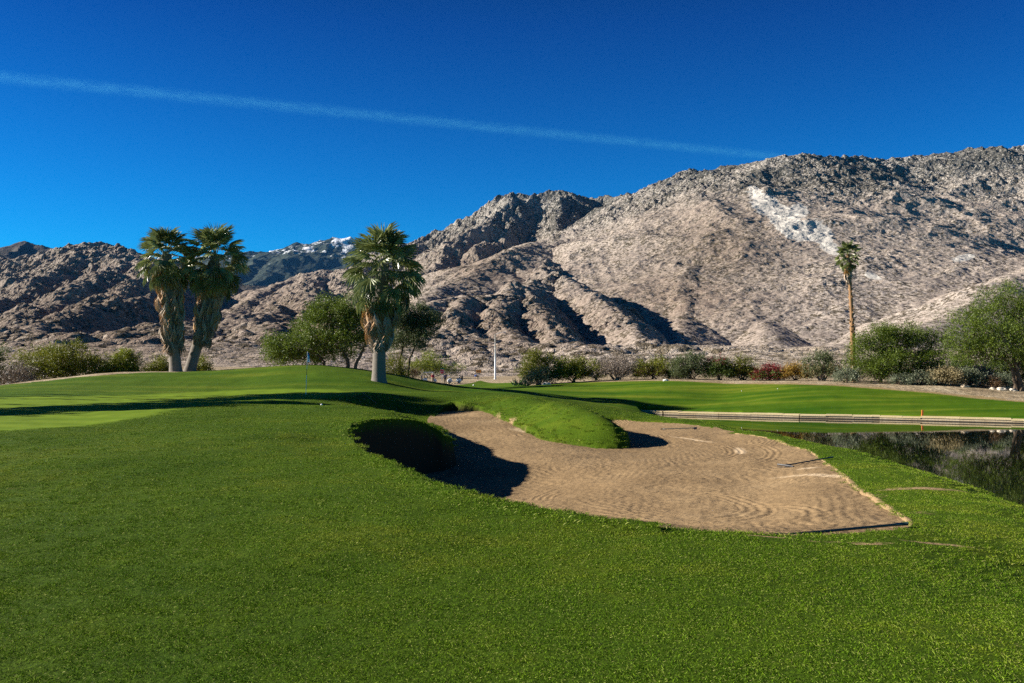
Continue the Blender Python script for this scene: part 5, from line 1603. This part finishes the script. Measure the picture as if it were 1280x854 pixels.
SKY_TINT = (0.04, 0.56, 1.0)
SKY_STRENGTH = 0.062
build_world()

sun = bpy.data.lights.new('sun', 'SUN'); sun.energy = 5.0; sun.angle = R(0.5); sun.color = (1.0, 0.92, 0.81)
so = bpy.data.objects.new('sun', sun); COL.objects.link(so)
e, p = R(SUN_EL), R(SUN_PHI)
so.rotation_euler = Vector((math.cos(p) * math.cos(e), math.sin(p) * math.cos(e), -math.sin(e))).to_track_quat('-Z', 'Y').to_euler()


def build_haze():
    m, nt = new_mat('haze_air'); n = N(nt)
    v = n('ShaderNodeVolumePrincipled', ins={'Color': (0.12, 0.42, 1.0, 1), "Density": 0.9e-5, 'Anisotropy': 0.0})
    n.out(None, v.outputs[0])
    b = MB(); b.box((0, 4000, 760), (16000, 14400, 1540))
    o = b.build('haze', m); tag(o, kind='stuff')


if USE_HAZE: build_haze()


def build_contrail():
    m, nt = new_mat('contrail_vapour'); n = N(nt)
    at = n.attr('tint')
    co = n('ShaderNodeTexCoord').outputs['Object']
    sp = n('ShaderNodeSeparateXYZ', ins={0: co})
    r2 = n.math('ADD', n.math('POWER', sp.outputs['Y'], 2.0), n.math('POWER', sp.outputs['Z'], 2.0))
    rad = n.math('SQRT', r2)
    nz = n.noise(n('ShaderNodeMapping', ins={'Vector': co, 'Scale': (0.35, 1, 1)}).outputs[0], 0.006, 5, 0.65)
    fall = n('ShaderNodeMapRange', ins={0: rad, 1: 10.0, 2: 270.0, 3: 1.0, 4: 0.0}).outputs[0]
    d = n.math('MULTIPLY', n.math('MULTIPLY', n.math('POWER', fall, 1.5), n.ramp(nz, [(0.32, 0.05), (0.66, 1.0)])), CONTRAIL_DENSITY)
    v = n('ShaderNodeVolumePrincipled', ins={'Color': (0.16, 0.74, 1, 1), 'Density': d, 'Anisotropy': 0.2})
    n.out(None, v.outputs[0])
    a = np.array(W(-260, 70, 24000)); b_ = np.array(W(1010, 200, 38000))
    L = float(np.linalg.norm(b_ - a)); mid = (a + b_) / 2
    b = MB(); b.tube([(x, 0, 0) for x in np.linspace(-L / 2, L / 2, 24)], 275.0, 16)
    o = b.build('contrail', m, smooth=True)
    o.location = mid
    o.rotation_euler = Vector(b_ - a).to_track_quat('X', 'Z').to_euler()
    tag(o, 'thin white aircraft contrail slanting down across the blue sky to the mountain ridge', 'contrail')


CONTRAIL_DENSITY = 7e-4
if USE_CONTRAIL: build_contrail()

cam = bpy.data.cameras.new('camera'); cam.sensor_width = 36; cam.lens = 36 * F / 1280
cam.shift_y = (HY - 427) / 1280
cam.clip_start = 0.1; cam.clip_end = 120000
co_ = bpy.data.objects.new('camera', cam); COL.objects.link(co_)
co_.location = (0, 0, 0); co_.rotation_euler = (math.pi / 2, 0, 0)
SC.camera = co_
SC.view_settings.view_transform = 'Standard'; SC.view_settings.look = 'None'
SC.view_settings.exposure = EXPOSURE; SC.view_settings.gamma = 1
try: SC.view_settings.use_curve_mapping = False
except Exception: pass
SC.render.engine = 'CYCLES'
SC.cycles.use_adaptive_sampling = False
SC.cycles.max_bounces = 6; SC.cycles.diffuse_bounces = 3; SC.cycles.volume_bounces = 0; SC.cycles.transparent_max_bounces = 8
SC.cycles.use_denoising = USE_DENOISE
